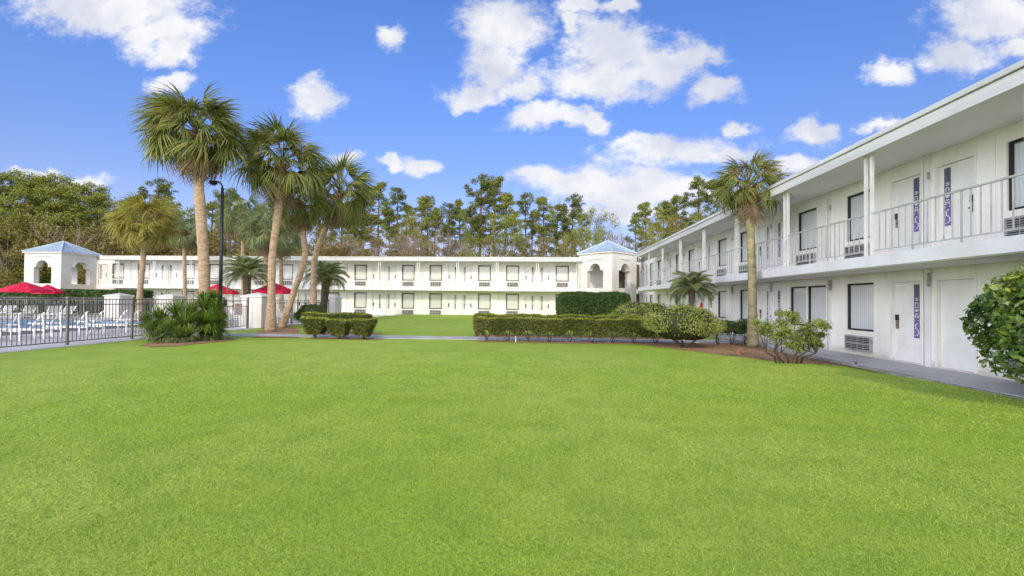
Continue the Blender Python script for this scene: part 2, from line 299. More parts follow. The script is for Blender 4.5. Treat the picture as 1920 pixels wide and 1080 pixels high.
# ------------------------------------------------------------------ helpers
def props(o, label=None, cat=None, group=None, kind=None):
    if label: o['label'] = label
    if cat: o['category'] = cat
    if group: o['group'] = group
    if kind: o['kind'] = kind
    return o
def thing(name, label, cat, loc=(0, 0, 0), rz=0.0, group=None):
    o = bpy.data.objects.new(name, None); col.objects.link(o); o.location = loc; o.rotation_euler = (0, 0, rz)
    return props(o, label, cat, group)
def link_mesh(name, me, mats, parent=None):
    for mm in (mats if isinstance(mats, (list, tuple)) else [mats]): me.materials.append(M[mm] if isinstance(mm, str) else mm)
    o = bpy.data.objects.new(name, me); col.objects.link(o)
    if parent is not None: o.parent = parent
    return o
class MB:
    def __init__(s): s.v = []; s.f = []; s.sm = False
    def add(s, vs, fs):
        k = len(s.v); s.v += [tuple(v) for v in vs]; s.f += [tuple(i+k for i in f) for f in fs]; return s
    def box(s, x0, x1, y0, y1, z0, z1):
        v = [(x, y, z) for z in (z0, z1) for y in (y0, y1) for x in (x0, x1)]
        return s.add(v, [(0, 2, 3, 1), (4, 5, 7, 6), (0, 1, 5, 4), (2, 6, 7, 3), (0, 4, 6, 2), (1, 3, 7, 5)])
    def bar(s, p, q, w, h=None):
        p, q = Vector(p), Vector(q); h = h or w; d = (q-p).normalized()
        a = d.cross(Vector((0, 0, 1))); a = Vector((1, 0, 0)) if a.length < 1e-3 else a.normalized(); b = a.cross(d).normalized()
        v = [c + a*i*w/2 + b*j*h/2 for c in (p, q) for i, j in ((-1, -1), (1, -1), (1, 1), (-1, 1))]
        return s.add(v, [(0, 3, 2, 1), (4, 5, 6, 7), (0, 1, 5, 4), (1, 2, 6, 5), (2, 3, 7, 6), (3, 0, 4, 7)])
    def tube(s, pts, rad, n=8, cap=True):
        pts = [Vector(p) for p in pts]; k0 = len(s.v); ref = None
        if not isinstance(rad, (list, tuple)): rad = [rad]*len(pts)
        for i, p in enumerate(pts):
            d = (pts[min(i+1, len(pts)-1)]-pts[max(i-1, 0)]).normalized()
            a = Vector((1, 0, 0)) if ref is None and abs(d.x) < .9 else (Vector((0, 1, 0)) if ref is None else ref)
            a = (a - d*a.dot(d)).normalized(); ref = a; b = d.cross(a)
            for j in range(n):
                t = 2*math.pi*j/n; s.v.append(tuple(p + (a*math.cos(t)+b*math.sin(t))*rad[i]))
        for i in range(len(pts)-1):
            for j in range(n):
                j2 = (j+1) % n; s.f.append((k0+i*n+j, k0+i*n+j2, k0+(i+1)*n+j2, k0+(i+1)*n+j))
        if cap:
            s.f.append(tuple(k0+j for j in reversed(range(n)))); e = k0+(len(pts)-1)*n; s.f.append(tuple(e+j for j in range(n)))
        return s
    def prism(s, poly, fn, t0, t1):
        """poly 2-D, fn(u,v,t)->3-D"""
        n = len(poly); v = [fn(u, w_, t0) for u, w_ in poly]+[fn(u, w_, t1) for u, w_ in poly]
        return s.add(v, [tuple(range(n-1, -1, -1)), tuple(range(n, 2*n))]+[(i, (i+1) % n, n+(i+1) % n, n+i) for i in range(n)])
    def build(s, name, m_, parent=None, smooth=False, bevel=0):
        me = bpy.data.meshes.new(name); me.from_pydata(s.v, [], s.f); me.update()
        if smooth or s.sm: me.polygons.foreach_set('use_smooth', [True]*len(me.polygons))
        o = link_mesh(name, me, m_, parent)
        if bevel:
            b = o.modifiers.new('bevel', 'BEVEL'); b.width = bevel; b.segments = 2; b.limit_method = 'ANGLE'
        return o
def np_mesh(name, V, Fc, m_, parent=None, k=4, smooth=False, mi=None):
    me = bpy.data.meshes.new(name); V = np.asarray(V, np.float32); Fc = np.asarray(Fc, np.int32)
    me.vertices.add(len(V)); me.vertices.foreach_set('co', V.ravel())
    me.loops.add(Fc.size); me.loops.foreach_set('vertex_index', Fc.ravel())
    me.polygons.add(len(Fc)); me.polygons.foreach_set('loop_start', np.arange(0, Fc.size, k, dtype=np.int32))
    if mi is not None: me.polygons.foreach_set('material_index', np.asarray(mi, np.int32))
    me.update(calc_edges=True)
    return link_mesh(name, me, m_, parent)
def leaves(P_, size, aspect=1.0, normal=None, jitter=1.0, up=0.0):
    """rhombus leaves centred on P_ (n,3). normal: preferred normals"""
    n = len(P_); N = RNG.normal(size=(n, 3))
    if normal is not None: N = N*jitter + normal*1.3
    N[:, 2] += up; N /= np.linalg.norm(N, axis=1, keepdims=True)+1e-9
    A = np.cross(N, RNG.normal(size=(n, 3))); A /= np.linalg.norm(A, axis=1, keepdims=True)+1e-9
    B = np.cross(N, A); s = size*RNG.uniform(.6, 1.3, (n, 1))
    V = np.stack([P_-A*s, P_-B*s*aspect*.5, P_+A*s, P_+B*s*aspect*.5], 1).reshape(-1, 3)
    Fc = np.arange(4*n).reshape(-1, 4)
    return V, Fc
def ordinal(i):
    base = ['first', 'second', 'third', 'fourth', 'fifth', 'sixth', 'seventh', 'eighth', 'ninth', 'tenth', 'eleventh', 'twelfth',
            'thirteenth', 'fourteenth', 'fifteenth', 'sixteenth', 'seventeenth', 'eighteenth', 'nineteenth']
    if i < len(base): return base[i]
    tens = ['twentieth', 'thirtieth', 'fortieth', 'fiftieth']; w_ = ['twenty', 'thirty', 'forty', 'fifty']
    k = i+1; return tens[k//10-2] if k % 10 == 0 else w_[k//10-2]+'-'+base[k % 10-1]

# ------------------------------------------------------------------ ground
def sst(a, b, x): t = min(max((x-a)/(b-a), 0), 1); return t*t*(3-2*t)
def gz(x, y): return -0.08 + 0.22*sst(20.5, 38, y)*sst(-15.5, -12.5, x)*(1-sst(7, 7.6, x)*0.45) + 0.055*sst(4.5, 7.6, x)*(1-sst(9.2, 11.2, y))
def grid(name, xs, ys, zf, m_):
    V = [(x, y, zf(x, y)) for y in ys for x in xs]; nx = len(xs)
    Fq = [(j*nx+i, j*nx+i+1, (j+1)*nx+i+1, (j+1)*nx+i) for j in range(len(ys)-1) for i in range(nx-1)]
    return np_mesh(name, V, Fq, m_)
xs = [-1500, -400, -120, -60, -30, -18]+list(np.arange(-16, 8.01, 1.0))+[7.6, 20, 60, 300, 1500]; xs = sorted(set(xs))
ys = [-600, -100, -20, -5]+list(np.arange(0, 8, 2))+list(np.arange(8, 12.1, .4))+list(np.arange(14, 41, 2))+[60, 120, 400, 2500]
props(grid('lawn', xs, ys, gz, 'grass'), 'short bright green mown lawn filling the courtyard', None, None, 'structure')

def sheet(name, pts, z, m_, label, thick=None):
    """flat polygon sheet; pts world xy"""
    mb = MB(); f = (lambda x, y: z) if not callable(z) else z
    if thick:
        mb.add([(x, y, f(x, y)-thick) for x, y in pts]+[(x, y, f(x, y)) for x, y in pts],
               [tuple(range(len(pts), 2*len(pts)))]+[(i, (i+1) % len(pts), len(pts)+(i+1) % len(pts), len(pts)+i) for i in range(len(pts))])
    else: mb.add([(x, y, f(x, y)) for x, y in pts], [tuple(range(len(pts)))])
    return props(mb.build(name, m_), label, None, None, 'structure')
WALLX = 9.48; EDGEX = 8.0; WALLY = 43.0
# walkway along the right wing, with its edge as a real step
mb = MB().box(7.98, WALLX+.02, -30, 43, -0.3, 0.0)
props(mb.build('walkway', 'walk'), 'smooth grey painted walkway along the right wing', None, None, 'structure')
mb = MB().box(7.88, 7.977, -30, 43, -0.3, -0.012)
props(mb.build('kerb', 'kerb'), 'stained concrete edge of the grey walkway', None, None, 'structure')
mb = MB().box(-44.2, 7.87, 41.5, WALLY+.02, -0.3, 0.0)
props(mb.build('walkway', 'path'), 'walkway at the foot of the long back wing', None, None, 'structure')
# cross path between the hedge rows
sheet('path', [(-15.0, 18.3), (7.87, 18.3), (7.87, 19.7), (-15.0, 19.7)], -0.06, 'path', 'pale concrete path crossing between the hedges', .1)
# pool deck, pool, dark grey strip along its edge
DZ = -0.055
mb = MB()
PX0, PX1, PY0, PY1 = -46., -23.6, 10., 28.6
for (x0, x1, y0, y1) in ((PX1+2.5, -14.85, 2, 34.2), (-70, PX0, 2, 34.2), (PX0, PX1+2.5, PY1+.5, 34.2), (PX0, PX1+2.5, 2, PY0)):
    mb.box(x0, x1, y0, y1, -.3, DZ)
props(mb.build('pool_deck', 'deck'), 'pale concrete deck around the swimming pool', None, None, 'structure')
mb = MB().box(PX1, PX1+2.5, PY0, PY1+.5, -.3, DZ+.01).box(PX0, PX1, PY1, PY1+.5, -.3, DZ+.01)
props(mb.build('pool_edge_strip', 'edge_strip'), 'dark grey strip along the edge of the pool', None, None, 'structure')
props(MB().box(PX0, PX1, PY0, PY1, -.4, -.062).build('pool_water', 'water'), 'blue water of the swimming pool', None, None, 'structure')
# mulch beds (irregular edges)
def bed(pts, z, label, jit=.07):
    out = []
    for i in range(len(pts)):
        a, b = Vector(pts[i]), Vector(pts[(i+1) % len(pts)]); n = max(1, int((b-a).length/.25))
        for k in range(n):
            p = a.lerp(b, k/n); out.append((p.x+random.uniform(-jit, jit), p.y+random.uniform(-jit, jit)))
    mb = MB().add([(x, y, z) for x, y in out], [tuple(range(len(out)))])
    return props(mb.build('mulch_bed', 'mulch'), label, None, None, 'structure')
def g2(px, py): p = gnd(px, py, -.075); return (p.x, p.y)
bed([(-2.7, 17.95), (-2.2, 17.3), (1.0, 17.2), g2(1200, 646), g2(1300, 659), (5.6, 18.2), (2, 18.25)], -.0665, 'brown mulch under the right front hedge')
bed([g2(1215, 648), g2(1312, 660), g2(1400, 671), g2(1480, 680), g2(1590, 687), (7.86, 10.6), (7.86, 18.2), (4.5, 18.25)], -.070, 'reddish brown mulch bed between lawn and grey walkway')
bed([(-9.2, 18.2), (-9.2, 17.55), (-6.3, 17.5), (-6.2, 18.2)], -.0665, 'brown mulch under the left front hedge')
bed([g2(285, 651), g2(330, 649), g2(440, 638), g2(430, 632), g2(300, 640), g2(265, 648)], -.0665, 'brown mulch under the spiky yucca clump')
bed([g2(470, 633), g2(560, 634), g2(560, 618), (-14.6, 32), (-14.84, 32), (-14.84, 24.5), g2(478, 625)], -.062, 'brown mulch around the leaning palm trunks')
bed([(-7.2, 19.85), (-10.7, 19.85), (-10.7, 21), (-7.2, 21)], -.060, 'brown mulch under the left rear hedge')
bed([(-2.9, 19.85), (6.2, 19.85), (6.2, 21.0), (-2.9, 21.0)], -.060, 'brown mulch under the right rear hedge')

# grass blades
def blades():
    def ring(r0, r1, dens, a0=-62, a1=62):
        A = (R(a1)-R(a0))*(r1*r1-r0*r0)/2; n = int(A*dens)
        r = np.sqrt(RNG.uniform(r0*r0, r1*r1, n)); a = RNG.uniform(R(a0), R(a1), n)
        return np.stack([r*np.sin(a), r*np.cos(a)], 1)
    sets = [(ring(1.6, 4.5, 8500), .022, .0042), (ring(4.5, 8, 3000), .024, .007), (ring(8, 15.5, 1000), .0251, .011)]
    VV = []
    for Q, h, w_ in sets:
        if h > .025: Q = Q[RNG.uniform(size=len(Q)) < np.clip((15.5-np.hypot(Q[:, 0], Q[:, 1]))/6, 0, 1)]
        Q = Q[(Q[:, 0] < 7.8) & (Q[:, 0] > -14.6)]
        # keep off the mulch bed on the right
        n = len(Q); base = np.column_stack([Q, [gz(x, y)-.003 for x, y in Q]])
        a = RNG.uniform(0, 2*math.pi, n); s = np.column_stack([np.cos(a), np.sin(a), np.zeros(n)])*w_/2
        hh = h*RNG.uniform(.5, 1.35, n); lean = RNG.normal(0, .9, (n, 2))*hh[:, None]
        tip = base+np.column_stack([lean, hh]); VV.append(np.stack([base-s, base+s, tip], 1).reshape(-1, 3))
    V = np.concatenate(VV); o = np_mesh('grass', V, np.arange(len(V)).reshape(-1, 3), 'blade', k=3)
    props(o, 'short grass blades standing over the near lawn', 'grass', None, 'stuff')
blades()

# ------------------------------------------------------------------ motel wings
def wing(loc, rz, label, s0, s1, centers, P_, off, near, double=(), no_low_banner=(), ov=None):
    """local x along the facade, local y out towards the courtyard"""
    W = thing('motel_wing', label, 'building', loc, rz)
    FL = 2.70; SOF = 5.17; FR = 'frame' if near else 'frame_back'; PN = 'pane' if near else 'pane_back'
    T = .22; o0, o1 = ov or (s0, s1)
    openings = [[], []]
    wins, doors = [], []
    for ci, c in enumerate(centers):
        for sgn in (-1, 1):
            x = c+sgn*off
            for fl in (0, 1):
                if fl == 0 and (ci, sgn) in double: spec = [(x-1.08+.0, x-.03), (x+.03, x+1.08)]
                else: spec = [(x-.57, x+.57)]
                for (a, b) in spec:
                    if a < s0+.1 or b > s1-.1: continue
                    openings[fl].append((a, b, fl*FL+.72, fl*FL+2.13)); wins.append((a, b, fl, (ci, sgn) in double and fl == 0, x))
            dx0 = c+sgn*.70
            if dx0-.5 > s0 and dx0+.5 < s1:
                for fl in (0, 1): openings[fl].append((dx0-.46, dx0+.46, fl*FL+.03, fl*FL+2.09)); doors.append((dx0, sgn, fl, ci))
    mb = MB(); body = 7.5
    for fl, (z0, z1) in enumerate(((-.25, FL), (FL, SOF+.02))):
        ops = sorted(openings[fl]); cur = s0
        for (a, b, zb, zt) in ops:
            mb.box(cur, a, -T, 0, z0, z1); mb.box(a, b, -T, 0, z0, zb); mb.box(a, b, -T, 0, zt, z1); cur = b
        mb.box(cur, s1, -T, 0, z0, z1)
    mb.box(s0, s1, -body, -T-.002, -.25, SOF+.02)
    mb.build('wall', 'wall', W)
    # roof and fascia
    rf = MB().box(s0-.1, s1+.1, -body-.3, 0, SOF+.021, SOF+.05).box(o0, o1, .001, 1.58, SOF, SOF+.05).build('soffit', 'soffit', W)
    r = MB().box(o0, o1, 1.583, 1.62, SOF-.03, SOF+.21).box(o0, o1, 1.5, 1.66, SOF+.235, SOF+.34)
    r.box(o0+.001, o1-.001, 1.5, 1.58, SOF+.052, SOF+.234)
    r.build('fascia', 'fascia', W)
    MB().box(s0-.1, s1+.1, -body-.3, 0, SOF+.052, SOF+.30).box(o0, o1, .001, 1.499, SOF+.052, SOF+.30).build('roof', 'roofgrey', W)
    # balcony
    MB().box(o0, o1, .001, 1.42, FL-.27, FL).box(o0, o1, 1.422, 1.48, FL-.29, FL-.01).build('balcony_floor', 'white', W)
    MB().box(o0, o1, .0015, 1.42, FL-.31, FL-.272).build('balcony_ceiling', 'soffit', W)
    # posts, railings
    c0 = centers[0]; k0 = math.ceil((o0+.3-c0)/(P_/2)); k1 = math.floor((o1-.3-c0)/(P_/2)); ps = [c0+k*P_/2 for k in range(k0, k1+1)]
    for x in ps:
        pw, pg = (.032, .10) if near else (.022, .09)
        for sg_ in (-1, 1): MB().box(x+sg_*pg-pw, x+sg_*pg+pw, 1.40-pw, 1.40+pw, FL+.002, SOF-.002).build('post', 'post' if near else 'wall', W)
    edges = [o0]+ps+[o1]
    for a, b in zip(edges[:-1], edges[1:]):
        if b-a < .6: continue
        a2, b2 = a+.152, b-.152; q = MB()
        q.box(a2, b2, 1.375, 1.425, FL+1.00, FL+1.035); q.box(a2, b2, 1.385, 1.415, FL+.09, FL+.115)
        n = int((b2-a2)/.19); bw_ = 1.0 if near else .45
        for i in range(1, n):
            x = a2+(b2-a2)*i/n; w_ = (.02 if i % 6 else .035)*bw_
            q.box(x-w_/2, x+w_/2, 1.391, 1.409, FL+(.117 if i % 6 else .002), FL+.998)
        q.build('railing', 'rail' if near else 'wall', W)
    # windows
    for (a, b, fl, dbl, xc) in wins:
        z0, z1 = fl*FL+.722, fl*FL+2.128; a += .002; b -= .002; t = .05; y0, y1 = -.14, -.04
        f = MB().box(a, a+t, y0, y1, z0, z1).box(b-t, b, y0, y1, z0, z1).box(a+t, b-t, y0, y1, z0, z0+t).box(a+t, b-t, y0, y1, z1-t, z1)
        if near: f.box(a+t, a+t+.03, y0, y1-.04, z0+t, z1-t)
        else:
            e = .05
            f.box(a-e, a-.003, .001, .02, z0-e, z1+e).box(b+.003, b+e, .001, .02, z0-e, z1+e).box(a-.003, b+.003, .001, .02, z1+.003, z1+e).box(a-.003, b+.003, .001, .02, z0-e, z0-.003)
        fo = f.build('window', FR, W)
        MB().box(a+t, b-t, -.125, -.10, z0+t, z1-t).build('pane', PN, fo)
        if dbl and a > xc: continue
        # wall air conditioner
        h0 = fl*FL
        fr = MB().box(xc-.55, xc+.55, .002, .075, h0+.13, h0+.57)
        ac = fr.build('air_conditioner', 'ac', W)
        g = MB()
        for i in range(4):
            for j in range(2):
                x0 = xc-.50+i*.255; zz = h0+.165+j*.195
                g.box(x0, x0+.225, .0765, .080, zz, zz+.17)
        g.build('grille', 'acd', ac)
        sl_ = MB()
        for i in range(4):
            for j in range(8):
                x0 = xc-.50+i*.255; zz = h0+.175+j*.049+(j//4)*.005
                sl_.box(x0, x0+.225, .0805, .088, zz, zz+.014)
        sl_.build('louvre', 'ac', ac)
    # doors
    for (x, sgn, fl, ci) in doors:
        h0 = fl*FL
        d = MB().box(x-.455, x+.455, -.12, -.06, h0+.032, h0+2.085)
        do = d.build('door', 'door', W)
        tr = MB()
        for q0 in (x-.52, x+.462): tr.box(q0, q0+.058, .001, .022, h0+.03, h0+2.15)
        tr.box(x-.459, x+.459, .001, .022, h0+2.092, h0+2.15); tr.build('door_frame', 'door', do)
        hx = x+sgn*.36
        hz_ = 1.5
        MB().box(hx-.035*hz_, hx+.035*hz_, -.058, -.045, h0+.86, h0+1.08).build('lock_plate', 'brass' if near else 'black', do)
        MB().box(hx-.05, hx+.05, -.0575, -.03, h0+1.085, h0+1.24).box(hx-.012, hx+.06*(-sgn)+.012, -.03, -.015, h0+.95, h0+.975).build('handle', 'black', do)
        if (ci, sgn, fl) in no_low_banner: continue
        bx = x-sgn*.26; ht = 1.36; zt = h0+2.02; bw = .085
        pr = MB().box(bx-bw, bx+bw, -.058, -.054, zt-ht, zt)
        pr.build('banner', 'banner' if near else 'banner_far', do)
        mk = MB(); y0, y1 = -.0535, -.052
        for (u0, u1, v0, v1) in ((-.05, .05, .34, .36), (-.05, .05, .395, .415), (-.05, -.03, .34, .415), (-.01, .01, .34, .415), (-.05, .05, .46, .48), (-.05, -.03, .46, .56), (.03, .05, .46, .56),
                                 (-.05, .05, .58, .60), (-.07, .07, .64, .66), (-.045, .045, .66, .68), (-.02, .02, .68, .70),
                                 (-.06, -.03, .78, .86), (.03, .06, .78, .86), (-.06, .06, .80, .825), (-.04, .04, .74, .765), (-.07, -.045, .90, .92), (.045, .07, .90, .92)):
            mk.box(bx+u0, bx+u1, y0, y1, zt-v1*1.0, zt-v0*1.0)
        for k in range(9):
            t_ = k/9; mk.box(bx-.03+.05*math.sin(t_*7), bx+.0+.05*math.sin(t_*7), y0, y1, zt-.97-t_*.33-.037, zt-.97-t_*.33)
        for k in range(4): mk.box(bx+.03, bx+.06, y0, y1, zt-1.02-k*.09-.02, zt-1.02-k*.09)
        mk.build('banner_lettering', 'white', do)
    # pilaster trims between rooms
    for k, x in enumerate(ps):
        for fl in (0, 1):
            z1 = FL-.312 if fl == 0 else SOF-.002
            wd = .075 if abs((x-c0)/P_-round((x-c0)/P_)) < .1 else .03
            MB().box(x-wd, x+wd, .001, .05, fl*FL+.002, z1).build('pilaster', 'white', W)
        if near:
            t = MB(); t.tube([(x+.12, .06, FL+.05), (x+.12, .06, SOF-.05)], .018, 6); t.tube([(x+.12, .06, .02), (x+.12, .06, FL-.33)], .018, 6)
            t.build('drain_pipe', 'post', W)
            MB().box(x-.10, x-.05, .052, .10, FL-.75, FL-.42).box(x-.09, x-.06, .052, .10, SOF-.62, SOF-.45).build('wall_lamp', 'ac', W)
    return W
cr = [11.66+7.5*k for k in range(-3, 5)]
wing((WALLX, 0, 0), math.pi/2, 'near white two storey motel wing on the right seen steeply from its lawn side', -18, 43.1, cr, 7.5, 2.42, True,
     double={(4, -1)}, no_low_banner={(3, -1, 0)}, ov=(-18, 37.4))
cb = [0.19+7.36*k for k in range(0, 7)]
wing((0, WALLY, 0), math.pi, 'long white two storey motel wing across the back of the courtyard', -9.45, 44.6, cb, 7.36, 2.34, False, ov=(-4.2, 42.35))
bw = [o for o in col.objects if o.type == 'EMPTY' and o.name == 'motel_wing.001'][0]
for z0, z1 in ((.02, 2.3), (2.72, 5.0)): MB().box(-9.3, -7.0, .003, .05, z0, z1).build('corridor_shade', 'frame_back', bw)  # dark panels added as the shade of the corridor behind the gazebo arch

# ------------------------------------------------------------------ gazebos
def gazebo(loc, rz, label, zeave, inner):
    G = thing('gazebo', label, 'pavilion', loc, rz); s = 1.83; T = .42; FL = 2.7
    def face_fn(k):
        c, sn = math.cos(k*math.pi/2), math.sin(k*math.pi/2)
        return lambda u, v, t: (c*u+sn*(s-t), sn*u-c*(s-t), v)
    wall = MB()
    for k in range(4):
        trim = MB()
        fn = face_fn(k); U = s if k % 2 == 0 else s-T-.001
        zs = 4.25; r = .62; wl = .88
        # lower storey piers + lintel, upper storey opening with shoulders and round head
        for sg in (-1, 1):
            wall.prism([(sg*wl, -.2), (sg*U, -.2), (sg*U, zeave), (sg*wl, zeave)][::sg], fn, 0, T)
            wall.prism([(sg*r, zs), (sg*wl, zs), (sg*wl, zeave), (sg*r, zeave)][::sg], fn, 0, T)
            tm = [(sg*(wl-.0), zs-.10), (sg*(wl+.10), zs-.10), (sg*(wl+.10), zs), (sg*wl, zs)][::sg]
        wall.prism([(-wl, 2.25), (wl, 2.25), (wl, 2.72), (-wl, 2.72)], fn, 0, T)
        n = 14; a = [(r*math.cos(math.pi-math.pi*i/n), zs+r*math.sin(math.pi*i/n)*1.02) for i in range(n+1)]
        for i in range(n): wall.prism([a[i], a[i+1], (a[i+1][0], zeave), (a[i][0], zeave)][::-1], fn, 0, T)
        # raised archivolt and the slim ledge over it
        b = [((r+.13)*x/r, zs+(z-zs)*(r+.13)/r) for x, z in a]
        for i in range(n): trim.prism([a[i], a[i+1], b[i+1], b[i]], fn, -.05, -.002)
        trim.build('arch_trim', 'stucco', G)
        MB().prism([(-.75, zs+.98), (.75, zs+.98), (.75, zs+1.06), (-.75, zs+1.06)], fn, -.07, -.002).build('ledge', 'stucco', G)
    wall.build('wall', 'stucco', G)
    e = s+.12
    MB().box(-e, e, -e, e, zeave+.002, zeave+.14).build('cornice', 'stucco', G)
    za = zeave+1.32; q = s+.16; rf = MB()
    cs = [(-q, -q), (q, -q), (q, q), (-q, q)]
    rf.add([(x, y, zeave+.143) for x, y in cs]+[(0, 0, za)], [(0, 1, 4), (1, 2, 4), (2, 3, 4), (3, 0, 4), (3, 2, 1, 0)])
    ro = rf.build('roof', 'roofblue', G)
    h = MB()
    for x, y in cs: h.tube([(x, y, zeave+.16), (0, 0, za+.02)], .05, 6)
    h.build('hip_cap', 'roofhip', ro)
    sm = MB()
    for x, y, X2, Y2 in [(cs[i][0], cs[i][1], cs[(i+1) % 4][0], cs[(i+1) % 4][1]) for i in range(4)]:
        for j in range(1, 8):
            t = j/8; bx, by = x+(X2-x)*t, y+(Y2-y)*t; tt = 1-abs(2*t-1)
            ex, ey = bx*(1-tt), by*(1-tt)
            sm.tube([(bx, by, zeave+.16), (ex, ey, zeave+.15+tt*(za-zeave-.143))], .014, 4)
    sm.build('roof_seam', 'roofhip', ro)
    MB().box(-s+T+.003, s-T-.003, -s+T+.003, s-T-.003, 2.5, 2.7).build('landing', 'white', G)
    if inner:
        st = MB()
        for i in range(9): st.box(-1.35, -.35, -1.2+i*.27, -.93+i*.27, 2.72+.0, 2.72+.001+(9-i)*-.0+.02)
        rl = MB(); rl.bar((-1.2, -1.2, 3.75), (1.2, 1.2, 2.9), .06).bar((-1.2, -1.2, 3.35), (1.2, 1.2, 2.75), .05)
        for i in range(6): t = i/5; rl.bar((-1.2+2.4*t, -1.2+2.4*t, 2.72), (-1.2+2.4*t, -1.2+2.4*t, 3.72-.85*t), .035)
        rl.build('stair_rail', 'white', G)
    else:
        MB().box(-1.2, -.0, 1.36, 1.395, 2.72, 4.6).build('panel', 'white', G)
    return G
gazebo((-44.3-1.83, 39.6+1.83, 0), 0, 'white arched gazebo with blue hipped roof at the far left end of the back wing', 5.55, False)
gazebo((6.2, 41.8, 0), R(45), 'white arched gazebo with blue hipped roof where the two wings meet', 5.74, True)

# ------------------------------------------------------------------ pool fence, gate, pillars
FX = -15.15
def fence_run(p, q, label, m_='fence', h=1.5, post_sp=2.45, zb=-.055, group=None, sp=.12):
    p, q = Vector((p[0], p[1], zb)), Vector((q[0], q[1], zb)); L = (q-p).length; d = (q-p)/L
    fo = thing('fence', label, 'fence', p, math.atan2(d.y, d.x), group)
    n = max(1, round(L/post_sp))
    for i in range(n+1):
        x = L*i/n; MB().box(x-.035, x+.035, -.035, .035, 0, h+.06).build('post', m_, fo, bevel=.005)
    for i in range(n):
        a, b = L*i/n+.036, L*(i+1)/n-.036; r = MB()
        for z in (.09, h-.21, h-.03): r.box(a, b, -.018, .018, z, z+.032)
        k = int((b-a)/sp)
        for j in range(1, k):
            x = a+(b-a)*j/k
            r.box(x-.009, x+.009, -.009, .009, .1225, h-.2105); r.box(x-.009, x+.009, -.009, .009, h-.1775, h-.0305)
        r.build('picket_panel', m_, fo)
    return fo
fence_run((FX-.1, 4.5), (FX-.05, 20.85), 'dark metal picket fence along the lawn from the left edge to the gate')
fence_run((FX, 24.6), (FX-.1, 32.2), 'dark metal picket fence behind the leaning palm trunks', 'fence', sp=.15)
fence_run((-70, 34.0), (-33.6, 34.0), 'weathered grey picket fence on the far side of the pool', 'fence_grey', sp=.16)
fence_run((-31.4, 34.0), (-16.0, 34.0), 'grey picket fence at the far end of the pool between white pillars', 'fence_grey', sp=.16)
# gate with sign
g = thing('pool_gate', 'open metal pool gate with a pink warning sign beside the white pillar', 'gate', (FX, 21.0, -.055), math.pi/2)
for x in (0, 1.845): MB().box(x-.045, x+.045, -.045, .045, 0, 1.62).build('post', 'fence', g)
q = MB()
for z in (.12, 1.15, 1.42): q.box(.05, 1.79, -.02, .02, z, z+.035)
for i in range(15):
    x = .06+i*1.71/14; q.box(x-.01, x+.01, -.01, .01, .156, 1.149)
q.build('gate_leaf', 'fence', g)
sg = MB().box(.75, 1.35, -.045, -.022, .72, 1.30).build('sign', 'signw', g)
q = MB().box(.78, 1.32, -.050, -.0455, 1.12, 1.27)
q.build('sign_heading', 'rose', sg)
q = MB()
for i in range(5): q.box(.80, 1.30-.07*(i % 2), -.050, -.0455, 1.03-i*.06, 1.055-i*.06)
q.build('sign_text', 'rose', sg)
MB().box(.0, .10, -.09, -.046, 1.15, 1.50).build('latch_box', 'black', g)

def pillar(x, y, label, wd=.56, h=1.62):
    p = thing('pillar', label, 'pillar', (x, y, -.055), 0, 'white pillars of the pool fence')
    MB().box(-wd, wd, -wd, wd, 0, h).build('shaft', 'stucco', p, bevel=.02)
    c = wd+.05; MB().add([(-c, -c, h+.002), (c, -c, h+.002), (c, c, h+.002), (-c, c, h+.002), (-c, -c, h+.09), (c, -c, h+.09), (c, c, h+.09), (-c, c, h+.09), (0, 0, h+.27)],
        [(3, 2, 1, 0), (0, 1, 5, 4), (1, 2, 6, 5), (2, 3, 7, 6), (3, 0, 4, 7), (4, 5, 8), (5, 6, 8), (6, 7, 8), (7, 4, 8)]).build('cap', 'stucco', p)
pillar(FX-.1, 23.85, 'broad white pillar with a low pyramid cap right beside the pool gate')
pillar(FX-.3, 33.0, 'white pillar with a low cap behind the left clipped hedge')
pillar(-32.5, 33.4, 'white pillar with a low cap across the pool in front of the back wing', .62)
pillar(-28.4, 33.6, 'white pillar with a low cap half hidden behind the yucca clump', .60)

# ------------------------------------------------------------------ loungers, umbrellas, tables
def make_lounger():
    t = thing('sun_lounger', '', 'sun lounger')
    fr = MB(); 
    for y in (-.31, .31):
        fr.tube([(0, y, .34), (1.25, y, .34), (1.95, y, .30)], .028, 6)
        fr.tube([(.35, y, .34), (.30, y, .02)], .028, 6); fr.tube([(1.55, y, .33), (1.60, y, .02)], .028, 6)
    fr.build('frame', 'plastic', t)
    s = MB()
    for i in range(15): x = .55+i*.095; s.box(x, x+.07, -.29, .29, .345, .365)
    s.build('seat', 'plastic', t)
    b = MB()
    for y in (-.31, .31):
        b.tube([(.52, y, .36), (.22, y, .72), (.05, y, .93), (-.06, y, .98)], .026, 6)
        b.tube([(.05, y, .93), (-.02, y, .4), (-.02, y, .02)], .022, 6)
        b.tube([(-.02, y, .56), (.55, y, .58)], .024, 6)
    for i in range(8):
        u = i/8; x = .50-.45*u; z = .40+.54*u; b.bar((x, -.29, z), (x, .29, z), .065, .02)
    b.build('backrest', 'plastic', t)
    return t
def copy_tree(o, parent=None):
    c = o.copy(); col.objects.link(c); c.parent = parent
    for ch in list(o.children): copy_tree(ch, c)
    return c
proto = make_lounger(); first = True
def place(pr, first_, loc, rz, label, group):
    o = pr if first_ else copy_tree(pr)
    o.location = loc; o.rotation_euler = (0, 0, rz); o['label'] = label; o['group'] = group; return o
near = [(15, 'white lounger nearest the fence at the left edge'), (98, 'white slatted lounger behind the first tall fence post'), (178, 'white lounger left of the second fence post'), (248, 'white lounger beside the yucca clump')]
